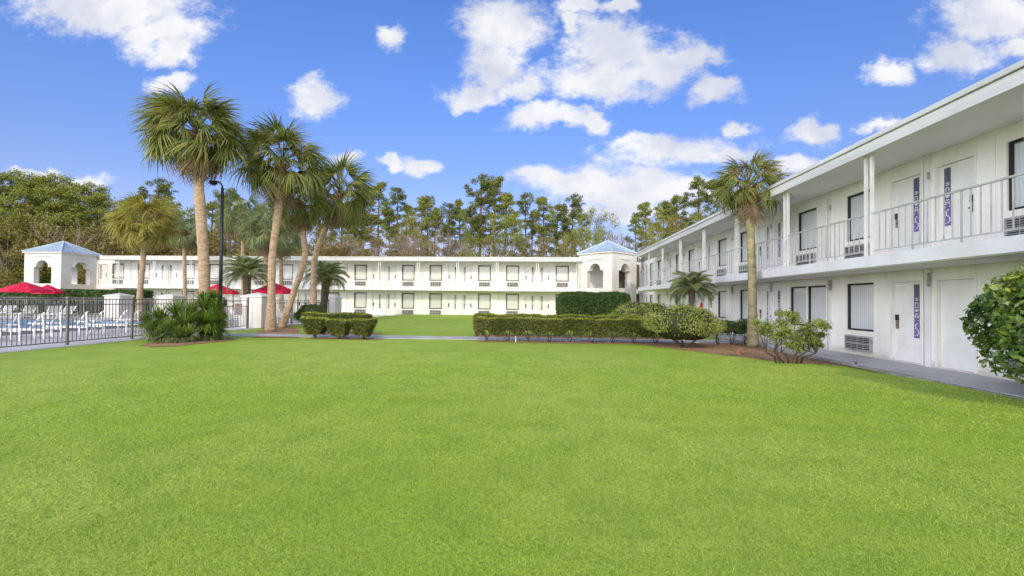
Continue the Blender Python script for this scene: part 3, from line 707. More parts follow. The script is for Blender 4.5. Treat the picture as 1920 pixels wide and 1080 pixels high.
for i, (px, lb) in enumerate(near):
    d = ray(px, 600); X = -18.0; Y = d.y*X/d.x
    place(proto, first, (X, Y, DZ), math.pi+R(random.uniform(-8, 8)), lb, 'sun loungers by the pool'); first = False
far = [-5, 22, 60, 104, 135]
fl_lb = ['far lounger across the pool cut by the left edge', 'far white lounger across the pool, second from the left edge', 'far white lounger across the pool under the red umbrella', 'far white lounger below the gazebo across the pool', 'far white lounger across the pool, closest to the white pillar']
for px, lb in zip(far, fl_lb):
    p = atY(px, 600, 31.0); place(proto, False, (p.x, p.y, DZ), R(-90+random.uniform(10, 35)), lb, 'sun loungers by the pool')
def umbrella(p, rimz, rr, label):
    u = thing('pool_umbrella', label, 'umbrella', (p.x, p.y, DZ), random.uniform(0, .6), 'red umbrellas by the pool')
    MB().tube([(0, 0, 0), (0, 0, rimz+.62)], .025, 8).build('pole', 'bark_grey', u)
    c = MB(); n = 8; top = (0, 0, rimz+.60)
    ring1 = [(rr*.5*math.cos(2*math.pi*i/n), rr*.5*math.sin(2*math.pi*i/n), rimz+.33) for i in range(n)]
    ring2 = [(rr*math.cos(2*math.pi*i/n), rr*math.sin(2*math.pi*i/n), rimz+.02) for i in range(n)]
    ring3 = [(x*1.0, y*1.0, z-.16) for x, y, z in ring2]
    c.add([top]+ring1+ring2+ring3, [(0, 1+i, 1+(i+1) % n) for i in range(n)]+[(1+i, 9+i, 9+(i+1) % n, 1+(i+1) % n) for i in range(n)]+[(9+i, 17+i, 17+(i+1) % n, 9+(i+1) % n) for i in range(n)])
    co = c.build('canopy', 'red', u); sm = co.modifiers.new('thickness', 'SOLIDIFY'); sm.thickness = .012
    rb = MB()
    for i in range(n): rb.bar((0, 0, rimz+.25), (ring2[i][0]*.6, ring2[i][1]*.6, rimz+.22), .02)
    rb.build('rib', 'bark_grey', u)
    MB().tube([(0, 0, .001), (0, 0, .08), (0, 0, .12)], [.25, .25, .05], 12).build('base', 'fence', u)
umbrella(atD(46, 600, 32), 1.98, 1.36, 'open red umbrella across the pool in front of the left gazebo')
umbrella(atD(88, 600, 36), 1.92, 1.0, 'second red umbrella partly behind the first by the left gazebo')
umbrella(atD(408, 600, 33), 2.0, 1.3, 'red umbrella showing over the yucca clump beside the lamp post')
umbrella(atD(514, 600, 31), 2.05, 1.42, 'red umbrella between the tall leaning palm trunks')
def chair_set(p, rz, label):
    t = thing('patio_chair', label, 'chair', (p.x, p.y, DZ), rz, 'white patio chairs by the gate')
    f = MB()
    for x in (-.25, .25):
        f.tube([(x, -.25, 0), (x, -.22, .62), (x, .22, .64)], .02, 6); f.tube([(x, .22, 0), (x, .2, .4), (x, .34, .95)], .02, 6)
    f.build('frame', 'plastic', t)
    s = MB()
    for i in range(6): s.box(-.24, .24, -.22+i*.075, -.17+i*.075, .40, .415)
    s.build('seat', 'plastic', t)
    s = MB()
    for i in range(5): s.bar((-.24, .22+.022*i, .50+i*.09), (.24, .22+.022*i, .50+i*.09), .015, .05)
    s.build('backrest', 'plastic', t)
for px, d_, rz, lb in ((440, 25, .5, 'white slatted patio chair seen through the gate pickets'), (460, 26.5, 2.2, 'white patio chair beside the pink sign behind the gate'),
                       (420, 27, -1, 'white patio chair right of the yucca clump'), (522, 27.5, 1, 'white patio chair between the palm trunk and the leaning one'), (532, 29.5, -2, 'white patio chair under the red umbrella by the palms')):
    chair_set(atD(px, 600, d_), rz, lb)
tb = thing('patio_table', 'round white patio table under the umbrella between the palms', 'table', tuple(atD(514, 600, 31).xy)+(DZ,))
MB().tube([(0, 0, .68), (0, 0, .71)], .55, 20).build('tabletop', 'plastic', tb)
MB().tube([(.3, .3, 0), (.3, .3, .678)], .02, 6).tube([(-.3, .3, 0), (-.3, .3, .678)], .02, 6).tube([(.3, -.3, 0), (.3, -.3, .678)], .02, 6).tube([(-.3, -.3, 0), (-.3, -.3, .678)], .02, 6).build('leg', 'plastic', tb)

# lamp post
p = atD(412.5, 600, 19.0)
lp = thing('lamp_post', 'tall black lamp post with a curved arm beside the tallest palm', 'street lamp', (p.x, p.y, -.06), 0)
ztop = atD(413, 352, 19.0).z+.06
MB().tube([(0, 0, 0), (0, 0, ztop*.5), (0, 0, ztop)], [.085, .07, .055], 10).build('pole', 'black', lp, smooth=True)
arm = [(-.02*0-.26*(1-math.cos(t)), 0, ztop+.26*math.sin(t)) for t in np.linspace(0, math.pi*.55, 8)]
MB().tube(arm, .035, 8).build('arm', 'black', lp, smooth=True)
e = arm[-1]
MB().box(e[0]-.22, e[0]+.02, -.09, .09, e[2]-.10, e[2]+.03).tube([(e[0]-.08, 0, e[2]-.15), (e[0]-.08, 0, e[2]-.102)], [.07, .09], 10).build('lamp_head', 'black', lp)

# ------------------------------------------------------------------ palms
def fan_frond(n=26, petiole=1.0, blade=1.0, droop=.5, spread=120):
    """returns V,F ; along +x, up +z"""
    V, Fc = [], []
    def strip(pts, ws, side):
        k = len(V)
        for p_, w_, s_ in zip(pts, ws, side):
            V.append(p_-s_*w_); V.append(p_+s_*w_)
        for i in range(len(pts)-1): Fc.append((k+2*i, k+2*i+1, k+2*i+3, k+2*i+2))
    pe = [np.array([petiole*t, 0, .10*petiole*math.sin(t*2.2)-.12*t*t*petiole]) for t in (0, .35, .7, 1)]
    strip(pe, [.03, .025, .02, .015], [np.array([0, 1, 0])]*4)
    o = pe[-1]
    for i in range(n):
        a = R(-spread+2*spread*i/(n-1)); L = blade*(1-.28*abs(a)/R(spread))*random.uniform(.88, 1.08)
        d = np.array([math.cos(a), math.sin(a), 0]); s_ = np.array([-math.sin(a), math.cos(a), .55*(1 if i % 2 else -1)])
        dr = droop*random.uniform(.7, 1.5); fold = abs(math.sin(a))*.42
        pts = []
        for t in (0.05, .4, .7, 1.0):
            pts.append(o+d*L*(t-.18*dr*t*t)+np.array([0, 0, -dr*L*.62*t**2.2-fold*L*t+.10*L*math.cos(a)*t]))
        wd = .021*blade
        strip(pts, [wd*.5, wd, wd*.7, .002], [s_]*4)
    return np.array(V), np.array(Fc)
def rotm(az, el, roll):
    return np.array(Matrix.Rotation(az, 3, 'Z') @ Matrix.Rotation(-el, 3, 'Y') @ Matrix.Rotation(roll, 3, 'X'))
def assemble(items):
    VV, FF, k = [], [], 0
    for V, Fc in items: VV.append(V); FF.append(Fc+k); k += len(V)
    return np.concatenate(VV), np.concatenate(FF)
def sabal(base, path, rad, Rr, label, nf=40, bootl=.75, leaf='palm_leaf', bark='bark_palm', dead=8, flowers=3, name='palm_tree', group=None, seed=1, low=-50, flower_mat='flower'):
    """base world point; path: list of world points of the trunk up to the crown heart; Rr crown radius"""
    random.seed(seed); t = thing(name, label, 'palm tree', base, 0, group)
    pts = [Vector(p_)-Vector(base) for p_ in path]
    # smooth path
    sp = []
    for i in range(len(pts)-1):
        a, b = pts[i], pts[i+1]; a0 = pts[i-1] if i else a*2-b; b1 = pts[i+2] if i+2 < len(pts) else b*2-a
        for k in range(12):
            u = k/12; sp.append(.5*((2*a)+(b-a0)*u+(2*a0-5*a+4*b-b1)*u*u+(3*a-a0-3*b+b1)*u**3))
    sp.append(pts[-1]); n = len(sp)
    rr = [rad*(1.28-.36*min(1, i/(n*.25))-.14*i/n)*random.uniform(.945, 1.055) for i in range(n)]
    rr[-1] *= 1.1; rr[-2] *= 1.05
    MB().tube(sp, rr, 14).build('trunk', bark, t, smooth=True)
    c = np.array(sp[-1])+np.array([0, 0, .15])
    # boots: short stubs round the top of the trunk
    bt = MB(); ax = (sp[-1]-sp[-8]).normalized()
    nbt = int(46*bootl)
    for i in range(nbt):
        a = i*2.4; u = i/nbt; p_ = sp[-1]-ax*(bootl*(.9-u)) ; d = Vector((math.cos(a), math.sin(a), .9)).normalized()
        bt.bar(p_+Vector((math.cos(a), math.sin(a), 0))*rad*.75, p_+Vector((math.cos(a), math.sin(a), 0))*rad*.8+d*random.uniform(.16, .34), .10, .05)
    bt.build('boots', 'boot', t)
    items, ditems = [], []
    for i in range(nf+dead):
        u = (i+.5)/nf; el = math.asin(max(-1, min(1, 1-u*(1-math.sin(R(low))))))+random.uniform(-.15, .15) if i < nf else R(random.uniform(-80, -52))
        az = i*2.39996+random.uniform(-.25, .25)
        sc = Rr*random.uniform(.88, 1.1)
        V, Fc = fan_frond(34, .56*sc, .52*sc, .55+.5*max(0, -math.sin(el))+random.uniform(0, .35))
        V = V@rotm(az, el*.92, random.uniform(-.5, .5)).T
        V[:, 2] -= .05*Rr*(np.linalg.norm(V[:, :2], axis=1)/Rr)**2
        (items if i < nf else ditems).append((V+c, Fc))
    V, Fc = assemble(items); np_mesh('crown', V, Fc, leaf, t)
    if ditems: V, Fc = assemble(ditems); np_mesh('dead_fronds', V, Fc, 'dead', t)
    if flowers:
        fi = []
        for j in range(flowers):
            az = random.uniform(math.pi*1.1, math.pi*1.9); d = np.array([math.cos(az), math.sin(az), random.uniform(.0, .7)]); d /= np.linalg.norm(d)
            m_ = c+d*Rr*.52; Pn = m_+RNG.normal(size=(260, 3))*Rr*.11; fi.append(leaves(Pn, .075, .25))
        V, Fc = assemble(fi); np_mesh('flower_stalks', V, Fc, flower_mat, t)
    return t
def pp(px, py, D): return atD(px, py, D)
b = pp(384, 640, 18.6); b.z = -.06
sabal(b, [b, pp(384, 560, 18.6), pp(381, 470, 18.6), pp(374, 370, 18.6), pp(367, 255, 18.6)], .235, 2.2, 'tallest fan palm with a thick pale trunk and full round crown behind the yucca clump', 60, bootl=1.5, seed=3, dead=7, flowers=6, low=-34)
b = pp(507, 628, 21.8); b.z = -.06
sabal(b, [b, pp(509, 560, 21.8), pp(511, 480, 21.8), pp(521, 400, 21.8), pp(530, 310, 21.8)], .20, 2.35, 'tall fan palm whose trunk curves right and stands in front of the red umbrella', 48, seed=5, dead=3, low=-38)
b = pp(528, 617, 24.5); b.z = -.06
sabal(b, [b, pp(545, 565, 24.5), pp(570, 490, 24.5), pp(570, 450, 24.5), pp(560, 385, 24.5)], .18, 1.75, 'fan palm with leaning trunk and dark crown behind the curved one', 42, seed=9, dead=6, low=-55)
b = pp(588, 606, 27.0); b.z = -.06
sabal(b, [b, pp(588, 540, 27), pp(591, 482, 27), pp(610, 430, 27), pp(637, 365, 27)], .19, 2.35, 'fan palm rising straight from the left hedge then bending right into its crown', 48, seed=12, dead=6, flowers=3)
b = pp(261, 590, 30.5); b.z = -.06
sabal(b, [b, pp(263, 540, 30.5), pp(268, 490, 30.5), pp(271, 420, 30.5)], .20, 2.15, 'shorter golden green fan palm with leaning trunk across the pool', 52, leaf='palm_gold', seed=15, dead=2, flowers=2)
b = pp(1411, 652, 16.4); b.z = -.07
sabal(b, [b, pp(1411, 560, 16.4), pp(1409, 480, 16.4), pp(1403, 355, 16.4)], .165, 1.50, 'lone fan palm with mossy trunk in the mulch bed before the right wing', 36, seed=21, bark='bark_moss', dead=4, flowers=3, low=-30)
for px, cy_, D, Rr, sd_, lb in ((455, 398, 36, 2.1, 31, 'distant greyish fan palm just right of the lamp post'), (498, 425, 34, 2.2, 33, 'distant dark fan palm behind the curved palm trunk'), (526, 440, 38, 2.0, 35, 'distant fan palm low between the palm trunks'),
                                  (345, 425, 39, 1.9, 37, 'distant fan palm beyond the pool left of the tallest trunk')):
    b = pp(px+2, 600, D); b.z = -.06
    sabal(b, [b, pp(px+1, 500, D), pp(px, cy_+8, D)], .17, Rr, lb, 34, leaf='palm_leaf_far', seed=sd_, dead=5, flowers=0, group='fan palms beyond the pool fence')

def feather_palm(base, heart, rad, Rr, label, nf=26, leaf='palm_leaf_far', seed=1, bark='bark_dark'):
    random.seed(seed); t = thing('date_palm', label, 'palm tree', base); h = Vector(heart)-Vector(base)
    MB().tube([(0, 0, 0), h*.4, h*.8, h], [rad*1.1, rad*.9, rad*1.0, rad*1.25], 10).build('trunk', bark, t, smooth=True)
    it = []
    for i in range(nf):
        az = i*2.4; el = R(78-105*(i+.5)/nf*1.0); L = Rr*random.uniform(.9, 1.1); V, Fc = [], []
        def rp(s): return np.array([L*s*(1-.15*s), 0, .10*L*math.sin(s*3)-.42*L*s*s])
        k = 0
        for j in range(12):
            a, b2 = rp(j/12), rp((j+1)/12); V += [a+[0, -.012, 0], a+[0, .012, 0], b2+[0, .010, 0], b2+[0, -.010, 0]]; Fc.append((k, k+1, k+2, k+3)); k += 4
        for j in range(34):
            s = .14+.86*j/34; o = rp(s)
            for sg in (-1, 1):
                ll = .36*Rr*math.sin(math.pi*(.12+.80*s))*random.uniform(.8, 1.1); d = np.array([.55, sg*.8, .15]); tip = o+d*ll+[0, 0, -.30*ll]
                md = o+d*ll*.5; w_ = np.array([.018, 0, .012])
                V += [o-w_*.5, o+w_*.5, md+w_, md-w_, tip]; Fc += [(k, k+1, k+2, k+3), (k+3, k+2, k+4, k+4)]; k += 5
        V = np.array(V)@rotm(az, el, random.uniform(-.2, .2)).T
        it.append((V+np.array(h), [f for f in Fc]))
    VV, FF, k = [], [], 0
    for V, Fc in it: VV += [tuple(v) for v in V]; FF += [tuple(dict.fromkeys(i+k for i in f)) for f in Fc]; k += len(V)
    me = bpy.data.meshes.new('crown'); me.from_pydata(VV, [], FF); me.update(); link_mesh('crown', me, leaf, t)
b = pp(1297, 585, 19.6); b.z = -.06
feather_palm(b, pp(1297, 542, 19.6), .13, 1.08, 'low feathery date palm behind the round shrubs near the right wing', 28, 'palm_leaf_far', 41)
b = pp(604, 600, 28.5); b.z = -.06
feather_palm(b, pp(612, 522, 28.5), .24, 1.45, 'small drooping date palm with a dark thick trunk by the left hedge', 34, 'palm_leaf_far', 43)
b = pp(463, 600, 29); b.z = -.06
feather_palm(b, pp(463, 515, 29), .22, 1.7, 'small date palm behind the white pillar by the gate', 34, 'palm_leaf_far', 45)

# ------------------------------------------------------------------ yuccas
def yucca(heads, base, label, seed):
    random.seed(seed); t = thing('yucca', label, 'shrub', base); B = Vector(base); V, Fc, mi = [], [], []; st = MB()
    for (h, L, n, pale) in heads:
        h = Vector(h)-B; st.tube([(h.x*.85, h.y*.85, 0), h], .05, 6)
        for i in range(n):
            u = (i+.5)/n; el = math.asin(1-1.55*u); az = i*2.4+random.uniform(-.2, .2); l = L*random.uniform(.8, 1.12)*(1-.12*abs(el))
            d = Vector((math.cos(az)*math.cos(el), math.sin(az)*math.cos(el), math.sin(el))); s = d.cross(Vector((0, 0, 1))).normalized() if abs(d.z) < .98 else Vector((1, 0, 0))
            k = len(V); sag = .10*l*math.cos(el)+(.12*l*random.random() if el < .2 else 0)
            for q_, w_ in ((0.04, .010), (.4, .017), (.8, .011), (1, .001)):
                c = h+d*l*q_-Vector((0, 0, sag*q_*q_)); V.append(tuple(c-s*w_)); V.append(tuple(c+s*w_))
            for j in range(3): Fc.append((k+2*j, k+2*j+1, k+2*j+3, k+2*j+2)); mi.append(1 if (pale and el < .5) or random.random() < .06 else 0)
    np_mesh('leaves', V, Fc, ['yucca', 'yucca_pale'], t, mi=mi); st.build('stems', 'bark_dark', t)
rs = random.Random(4)
b = gnd(318, 646); hd = []
for (px, py, D, L) in ((300, 600, 16.7, .78), (285, 620, 16.4, .62), (330, 590, 16.9, .85), (318, 622, 16.2, .72), (345, 608, 16.6, .75), (300, 632, 16.0, .5), (355, 628, 16.4, .55), (335, 632, 16.1, .55), (275, 604, 16.9, .55), (360, 590, 17.2, .7)):
    hd.append((pp(px, py, D), L, 230, py > 618))
yucca(hd, b, 'broad spiky yucca clump, lighter left half at the lawn edge by the fence', 1)
b = gnd(398, 640); hd = []
for (px, py, D, L) in ((385, 580, 17.3, .80), (405, 585, 17.5, .78), (395, 605, 17.0, .78), (375, 605, 17.1, .7), (412, 618, 17.3, .55), (392, 628, 16.9, .5), (400, 560, 17.6, .52), (380, 562, 17.7, .5), (415, 600, 17.6, .55), (405, 632, 17.2, .42)):
    hd.append((pp(px, py, D), L, 230, py > 618))
yucca(hd, b, 'taller dark spiky yucca clump, the right half nearest the gate', 2)

# ------------------------------------------------------------------ hedges and shrubs
def surf_box(n, x0, x1, y0, y1, z0, z1, r=.15):
    a = np.array([(x1-x0)*(y1-y0), (x1-x0)*(z1-z0)*2, (y1-y0)*(z1-z0)*2]); pr = a/a.sum(); w_ = RNG.choice(3, n, p=pr)
    U = RNG.uniform(size=(n, 3)); Pn = np.array([x0, y0, z0])+U*np.array([x1-x0, y1-y0, z1-z0]); N = np.zeros((n, 3))
    m0 = w_ == 0; Pn[m0, 2] = z1; N[m0, 2] = 1
    m1 = w_ == 1; sg = RNG.choice([0, 1], n); Pn[m1, 1] = np.where(sg, y1, y0)[m1]; N[m1, 1] = np.where(sg, 1, -1)[m1]
    m2 = w_ == 2; Pn[m2, 0] = np.where(sg, x1, x0)[m2]; N[m2, 0] = np.where(sg, 1, -1)[m2]
    # round corners: pull towards inner box
    c = np.clip(Pn, [x0+r, y0+r, z0+r], [x1-r, y1-r, z1-r]); d = Pn-c; l = np.linalg.norm(d, axis=1, keepdims=True)+1e-9
    Pn = c+d/l*r; return Pn, d/l
def hedge(loc, L, Wd, z0, z1, label, n_stems, leaf='hedge', dens=900, rz=0., taper=.22, cat='hedge', seed=0, size=.035, core='core', group=None, gap=.5, rnd=.15):
    t = thing('hedge', label, cat, loc, rz, group); x0, x1 = -L/2, L/2
    area = 2*(L+Wd)*(z1-z0)+L*Wd; Pn, N = surf_box(int(area*dens), x0, x1, -Wd/2, Wd/2, z0, z1, rnd)
    def warp(Q):
        Q = Q.copy(); k = 1-(taper+(.25 if n_stems > 1 else 0))*np.clip((z1-Q[:, 2])/(z1-z0), 0, 1)**1.3; Q[:, 1] *= k
        ph = Q[:, 0]*2*math.pi*n_stems/L; cell = np.abs(np.cos(ph/2+math.pi/2))   # thin between the stems low down
        lift = (1-cell)*gap*(z1-z0)*np.clip((z1-Q[:, 2])/(z1-z0), 0, 1)**1.5
        if n_stems == 1: Q[:, 0] *= 1-taper*np.clip((z1-Q[:, 2])/(z1-z0), 0, 1)**1.3
        Q[:, 2] += lift; Q[:, 2] += .025*np.sin(Q[:, 0]*3.1+seed)+.015*np.sin(Q[:, 0]*9+2*seed); Q[:, 1] += .03*np.sin(Q[:, 0]*5+seed)
        return Q
    Pn = warp(Pn)+RNG.normal(size=Pn.shape)*.028
    V, Fc = leaves(Pn, size, .9, N, .9); np_mesh('foliage', V, Fc, leaf, t)
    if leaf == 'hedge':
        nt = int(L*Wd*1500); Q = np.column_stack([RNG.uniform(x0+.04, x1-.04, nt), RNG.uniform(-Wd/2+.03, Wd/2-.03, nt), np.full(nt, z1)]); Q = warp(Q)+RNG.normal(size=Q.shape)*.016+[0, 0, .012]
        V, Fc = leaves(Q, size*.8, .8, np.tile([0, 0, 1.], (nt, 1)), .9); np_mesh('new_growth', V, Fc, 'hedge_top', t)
    # inner branches mass
    nx = max(6, int(L/.12)); ins = .09; C = MB(); prof = [(-.5, 0), (-.5, 1), (.5, 1), (.5, 0)]
    ring = []
    for i in range(nx+1):
        x = x0+ins+(L-2*ins)*i/nx; rr = []
        for (yy, zz) in prof: rr.append((x, yy*(Wd-2*ins), (z0+ins)+(z1-z0-2*ins)*zz))
        ring.append(warp(np.array(rr)))
    Vc = [tuple(v) for r_ in ring for v in r_]; Fq = []
    for i in range(nx):
        for j in range(4): Fq.append((i*4+j, i*4+(j+1) % 4, (i+1)*4+(j+1) % 4, (i+1)*4+j))
    Fq += [(0, 3, 2, 1), tuple(nx*4+j for j in range(4))]
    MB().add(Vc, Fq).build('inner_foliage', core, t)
    s = MB(); rs_ = random.Random(seed+5)
    for i in range(n_stems):
        x = x0+(i+.5)*L/n_stems
        for k in range(5):
            s.tube([(x+rs_.uniform(-.04, .04), rs_.uniform(-.04, .04), 0), (x+rs_.uniform(-.10, .10), rs_.uniform(-.08, .08), .12), (x+rs_.uniform(-.3, .3)*min(1, L), rs_.uniform(-.2, .2), z0+.35)], [.018, .014, .008], 5)
    s.build('stems', 'bark_dark', t)
    return t
hedge((1.2, 17.65, -.07), 7.3, .75, .17, .90, 'long clipped front hedge with bare stems on the right of the lawn gap', 9, seed=1, taper=.1)
hedge((1.6, 20.4, -.06), 9.0, .8, .17, .93, 'rear clipped hedge behind the front one right of the lawn gap', 11, seed=2, taper=.1)
hedge((-9.0, 17.9, -.07), 1.02, .9, .12, .80, 'left block of the clipped hedge at the foot of a palm trunk', 1, seed=3, taper=.55, gap=.0, group='clipped blocks of the left hedge')
hedge((-7.95, 17.75, -.07), .95, .9, .12, .76, 'middle block of the clipped hedge left of the lawn gap', 1, seed=4, taper=.55, gap=.0, group='clipped blocks of the left hedge')
hedge((-6.98, 17.75, -.07), .92, .9, .12, .78, 'right block of the front clipped hedge left of the lawn gap', 1, seed=5, taper=.55, gap=.0, group='clipped blocks of the left hedge')
hedge((-9.2, 20.3, -.06), 3.0, .8, .14, .90, 'low rear hedge left of the lawn gap with a brownish end', 4, seed=6)
hedge((-47, 36.0, -.08), 29, 1.2, .1, 2.15, 'long tall dark hedge below the left gazebo across the pool', 20, 'shrub_dark', 160, seed=8, size=.10, taper=0, gap=.1)

def blob_shrub(loc, rx, ry, rz_, z0, label, leaf, n, size, seed=0, lumps=14, stems=True, core='core', name='shrub', cscale=.80, lump_r=.45, flat=None, aspect=.8, lumpd=.62, top=0):
    t = thing(name, label, 'shrub', loc); rs_ = np.random.default_rng(seed)
    cs = []
    for i in range(lumps):
        d = rs_.normal(size=3); d /= np.linalg.norm(d); d[2] = abs(d[2])*1.2-.35; cs.append(d*lumpd*rs_.uniform(.8, 1.12))
    cs = np.array(cs+[[0, 0, 0]]); k = rs_.integers(0, len(cs), n); d = rs_.normal(size=(n, 3)); d /= np.linalg.norm(d, axis=1, keepdims=True)
    rad = np.where(k == lumps, .78, lump_r*1.0)[:, None]
    Q = cs[k]+d*rad*rs_.uniform(.75, 1.05, (n, 1)); 
    Q = Q[(Q[:, 2] > -1.0)]; l = np.linalg.norm(Q, axis=1); Q = Q[l > .62]; Nn = Q/np.linalg.norm(Q, axis=1, keepdims=True)
    Pn = Q*np.array([rx, ry, rz_])+np.array([0, 0, z0+rz_])
    if flat is not None: Pn[:, 2] = np.minimum(Pn[:, 2], flat+rs_.normal(size=len(Pn))*.02)
    V, Fc = leaves(Pn, size, aspect, Nn, 1.0, .3); np_mesh('foliage', V, Fc, leaf, t)
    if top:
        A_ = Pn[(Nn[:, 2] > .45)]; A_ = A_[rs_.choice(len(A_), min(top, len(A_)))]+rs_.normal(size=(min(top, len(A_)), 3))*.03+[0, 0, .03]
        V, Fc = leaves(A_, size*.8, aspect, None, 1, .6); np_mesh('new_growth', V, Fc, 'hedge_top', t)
    C = []; nu, nv = 18, 12
    for j in range(nv+1):
        th = math.pi*j/nv
        for i in range(nu):
            ph = 2*math.pi*i/nu; dd = np.array([math.sin(th)*math.cos(ph), math.sin(th)*math.sin(ph), math.cos(th)])
            e_ = cscale*(1+.12*math.sin(5*ph+seed)*math.sin(3*th)); v = dd*np.array([rx, ry, rz_])*e_+np.array([0, 0, z0+rz_])
            if flat is not None: v[2] = min(v[2], flat-.1)
            C.append(tuple(v))
    Fq = [(j*nu+i, j*nu+(i+1) % nu, (j+1)*nu+(i+1) % nu, (j+1)*nu+i) for j in range(nv) for i in range(nu)]
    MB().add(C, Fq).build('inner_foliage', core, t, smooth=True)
    if stems:
        s = MB(); rr_ = random.Random(seed)
        for i in range(9):
            a = rr_.uniform(0, 6.28); s.tube([(math.cos(a)*.08, math.sin(a)*.08, 0), (math.cos(a)*rx*.25, math.sin(a)*ry*.25, z0*.6+.1), (math.cos(a)*rx*.5, math.sin(a)*ry*.5, z0+rz_*.5)], [.022, .018, .01], 5)
        s.build('stems', 'bark_dark', t)
    return t
b = pp(1111, 600, 27); hedge((b.x, b.y, 0.0), 4.15, 2.2, .25, 2.02, 'large boxy dark green shrub with a flat top in front of the corner gazebo', 2, 'shrub_dark', 650, seed=17, taper=.25, size=.06, gap=.12, rnd=.42, cat='shrub')
b = pp(1205, 610, 22.5); blob_shrub((b.x, b.y, -.05), 1.6, 1.2, .80, .08, 'rounded pale green shrub behind the hedge end near the corner gazebo', 'shrub_light', 14000, .05, 2, 22, lumpd=.68)
b = pp(1283, 652, 15.9); blob_shrub((b.x, b.y, -.07), 1.32, 1.05, .68, .15, 'big rounded yellow green shrub at the end of the right hedge', 'shrub_light', 18000, .042, 3, 24, lumpd=.68)
b = pp(1180, 640, 17.0)
hedge((pp(1372, 640, 17.2).x, pp(1372, 640, 17.2).y, -.07), 1.5, .8, .35, .88, 'short dark hedge with bare stems behind the lone palm trunk', 3, 'shrub_dark', seed=11, taper=.1)
b = pp(583, 612, 25.5); blob_shrub((b.x, b.y, -.06), .92, .8, .62, .1, 'dark rounded bush behind the left hedge between palm trunks', 'shrub_dark', 6000, .06, 5, 14)
# sparse twisted shrub
def sparse_shrub(base, label):
    t = thing('shrub', label, 'shrub', base); B = Vector(base); s = MB(); VV = []; D = 12.1
    clus = [(1440, 612, .16), (1465, 607, .16), (1490, 600, .14), (1478, 628, .20), (1500, 640, .17), (1455, 630, .17), (1520, 628, .17), (1508, 618, .15), (1535, 607, .15), (1548, 612, .10), (1540, 628, .09),
            (1462, 588, .10), (1478, 590, .10), (1492, 590, .07), (1420, 606, .10), (1540, 648, .06), (1485, 648, .15), (1520, 643, .14), (1432, 622, .15), (1470, 618, .16), (1500, 655, .10), (1530, 638, .10), (1515, 612, .10)]
    for i, (px, py, r) in enumerate(clus):
        h = pp(px, py, D+random.uniform(-.35, .35))-B; k = round(max(-3, min(3, h.x/.17))); rk = random.Random(k+9); bx = k*.13
        lo = Vector((bx+rk.uniform(-.12, .12), rk.uniform(-.1, .1), .16)); mid = Vector((bx*1.5+rk.uniform(-.18, .18), rk.uniform(-.12, .12), rk.uniform(.28, .45)))
        s.tube([(bx*.8, 0, 0), lo, mid, mid.lerp(h, .6)+Vector((random.uniform(-.05, .05), 0, .03)), h], [.026, .022, .016, .009, .005], 5)
        n = int(1700*r); Q = np.array(h)+RNG.normal(size=(n, 3))*r*np.array([.60, .60, .48]); VV.append(leaves(Q, .045, .7, None, 1, .8))
    V, Fc = assemble(VV); np_mesh('foliage', V, Fc, 'shrub_light', t); s.build('branches', 'bark_dark', t)
p = gnd(1478, 682); sparse_shrub((p.x, p.y, -.07), 'sparse shrub with twisted bare stems in the mulch by the double window')
# big bush at the right edge (broad leaves)
b = gnd(1915, 724, 0.0)
blob_shrub((7.84, 7.15, -.07), .98, 1.0, 1.22, .0, 'large broad leaved bush with yellowish top at the right edge beside the walkway', 'shrub_big', 15000, .058, 7, 38, core='core_big', lump_r=.38, cscale=.72, aspect=1.0, lumpd=.80, top=2200)

# ------------------------------------------------------------------ small things
p = gnd(967, 641); props(MB().tube([(p.x, p.y, -.08), (p.x, p.y, .33)], .022, 8).tube([(p.x, p.y, .33), (p.x, p.y, .345)], [.03, .02], 8).build('stake', 'plastic'), 'thin white stake standing before the right hedge', 'stake')
p = gnd(1605, 688); t = thing('sprinkler', 'small dark sprinkler head at the edge of the mulch bed', 'sprinkler', (p.x, p.y, -.07))
MB().tube([(0, 0, 0), (0, 0, .09)], .025, 8).build('riser', 'black', t); MB().tube([(0, 0, .091), (0, 0, .11)], [.035, .03], 8).build('nozzle', 'black', t)
p = gnd(1386, 664); t = thing('garden_stone', 'small terracotta coloured lump in the mulch left of the lone palm', 'stone', (p.x, p.y, -.07))
s = MB(); s.tube([(0, 0, 0), (0, 0, .07), (.01, .01, .13)], [.12, .10, .04], 7); s.build('stone', 'terracotta', t)
p = atX(1315, 570, WALLX-.12); t = thing('fire_extinguisher', 'red fire extinguisher hung on the ground floor wall behind the date palm', 'fire extinguisher', (WALLX-.12, p.y, .95))
MB().tube([(0, 0, 0), (0, 0, .42), (0, 0, .52)], [.09, .09, .03], 12).build('cylinder', 'extred', t); MB().box(-.03, .03, -.06, .06, .521, .58).build('valve', 'black', t)
MB().box(.092, .118, -.12, .12, -.02, .62).build('backplate', 'extred', t)

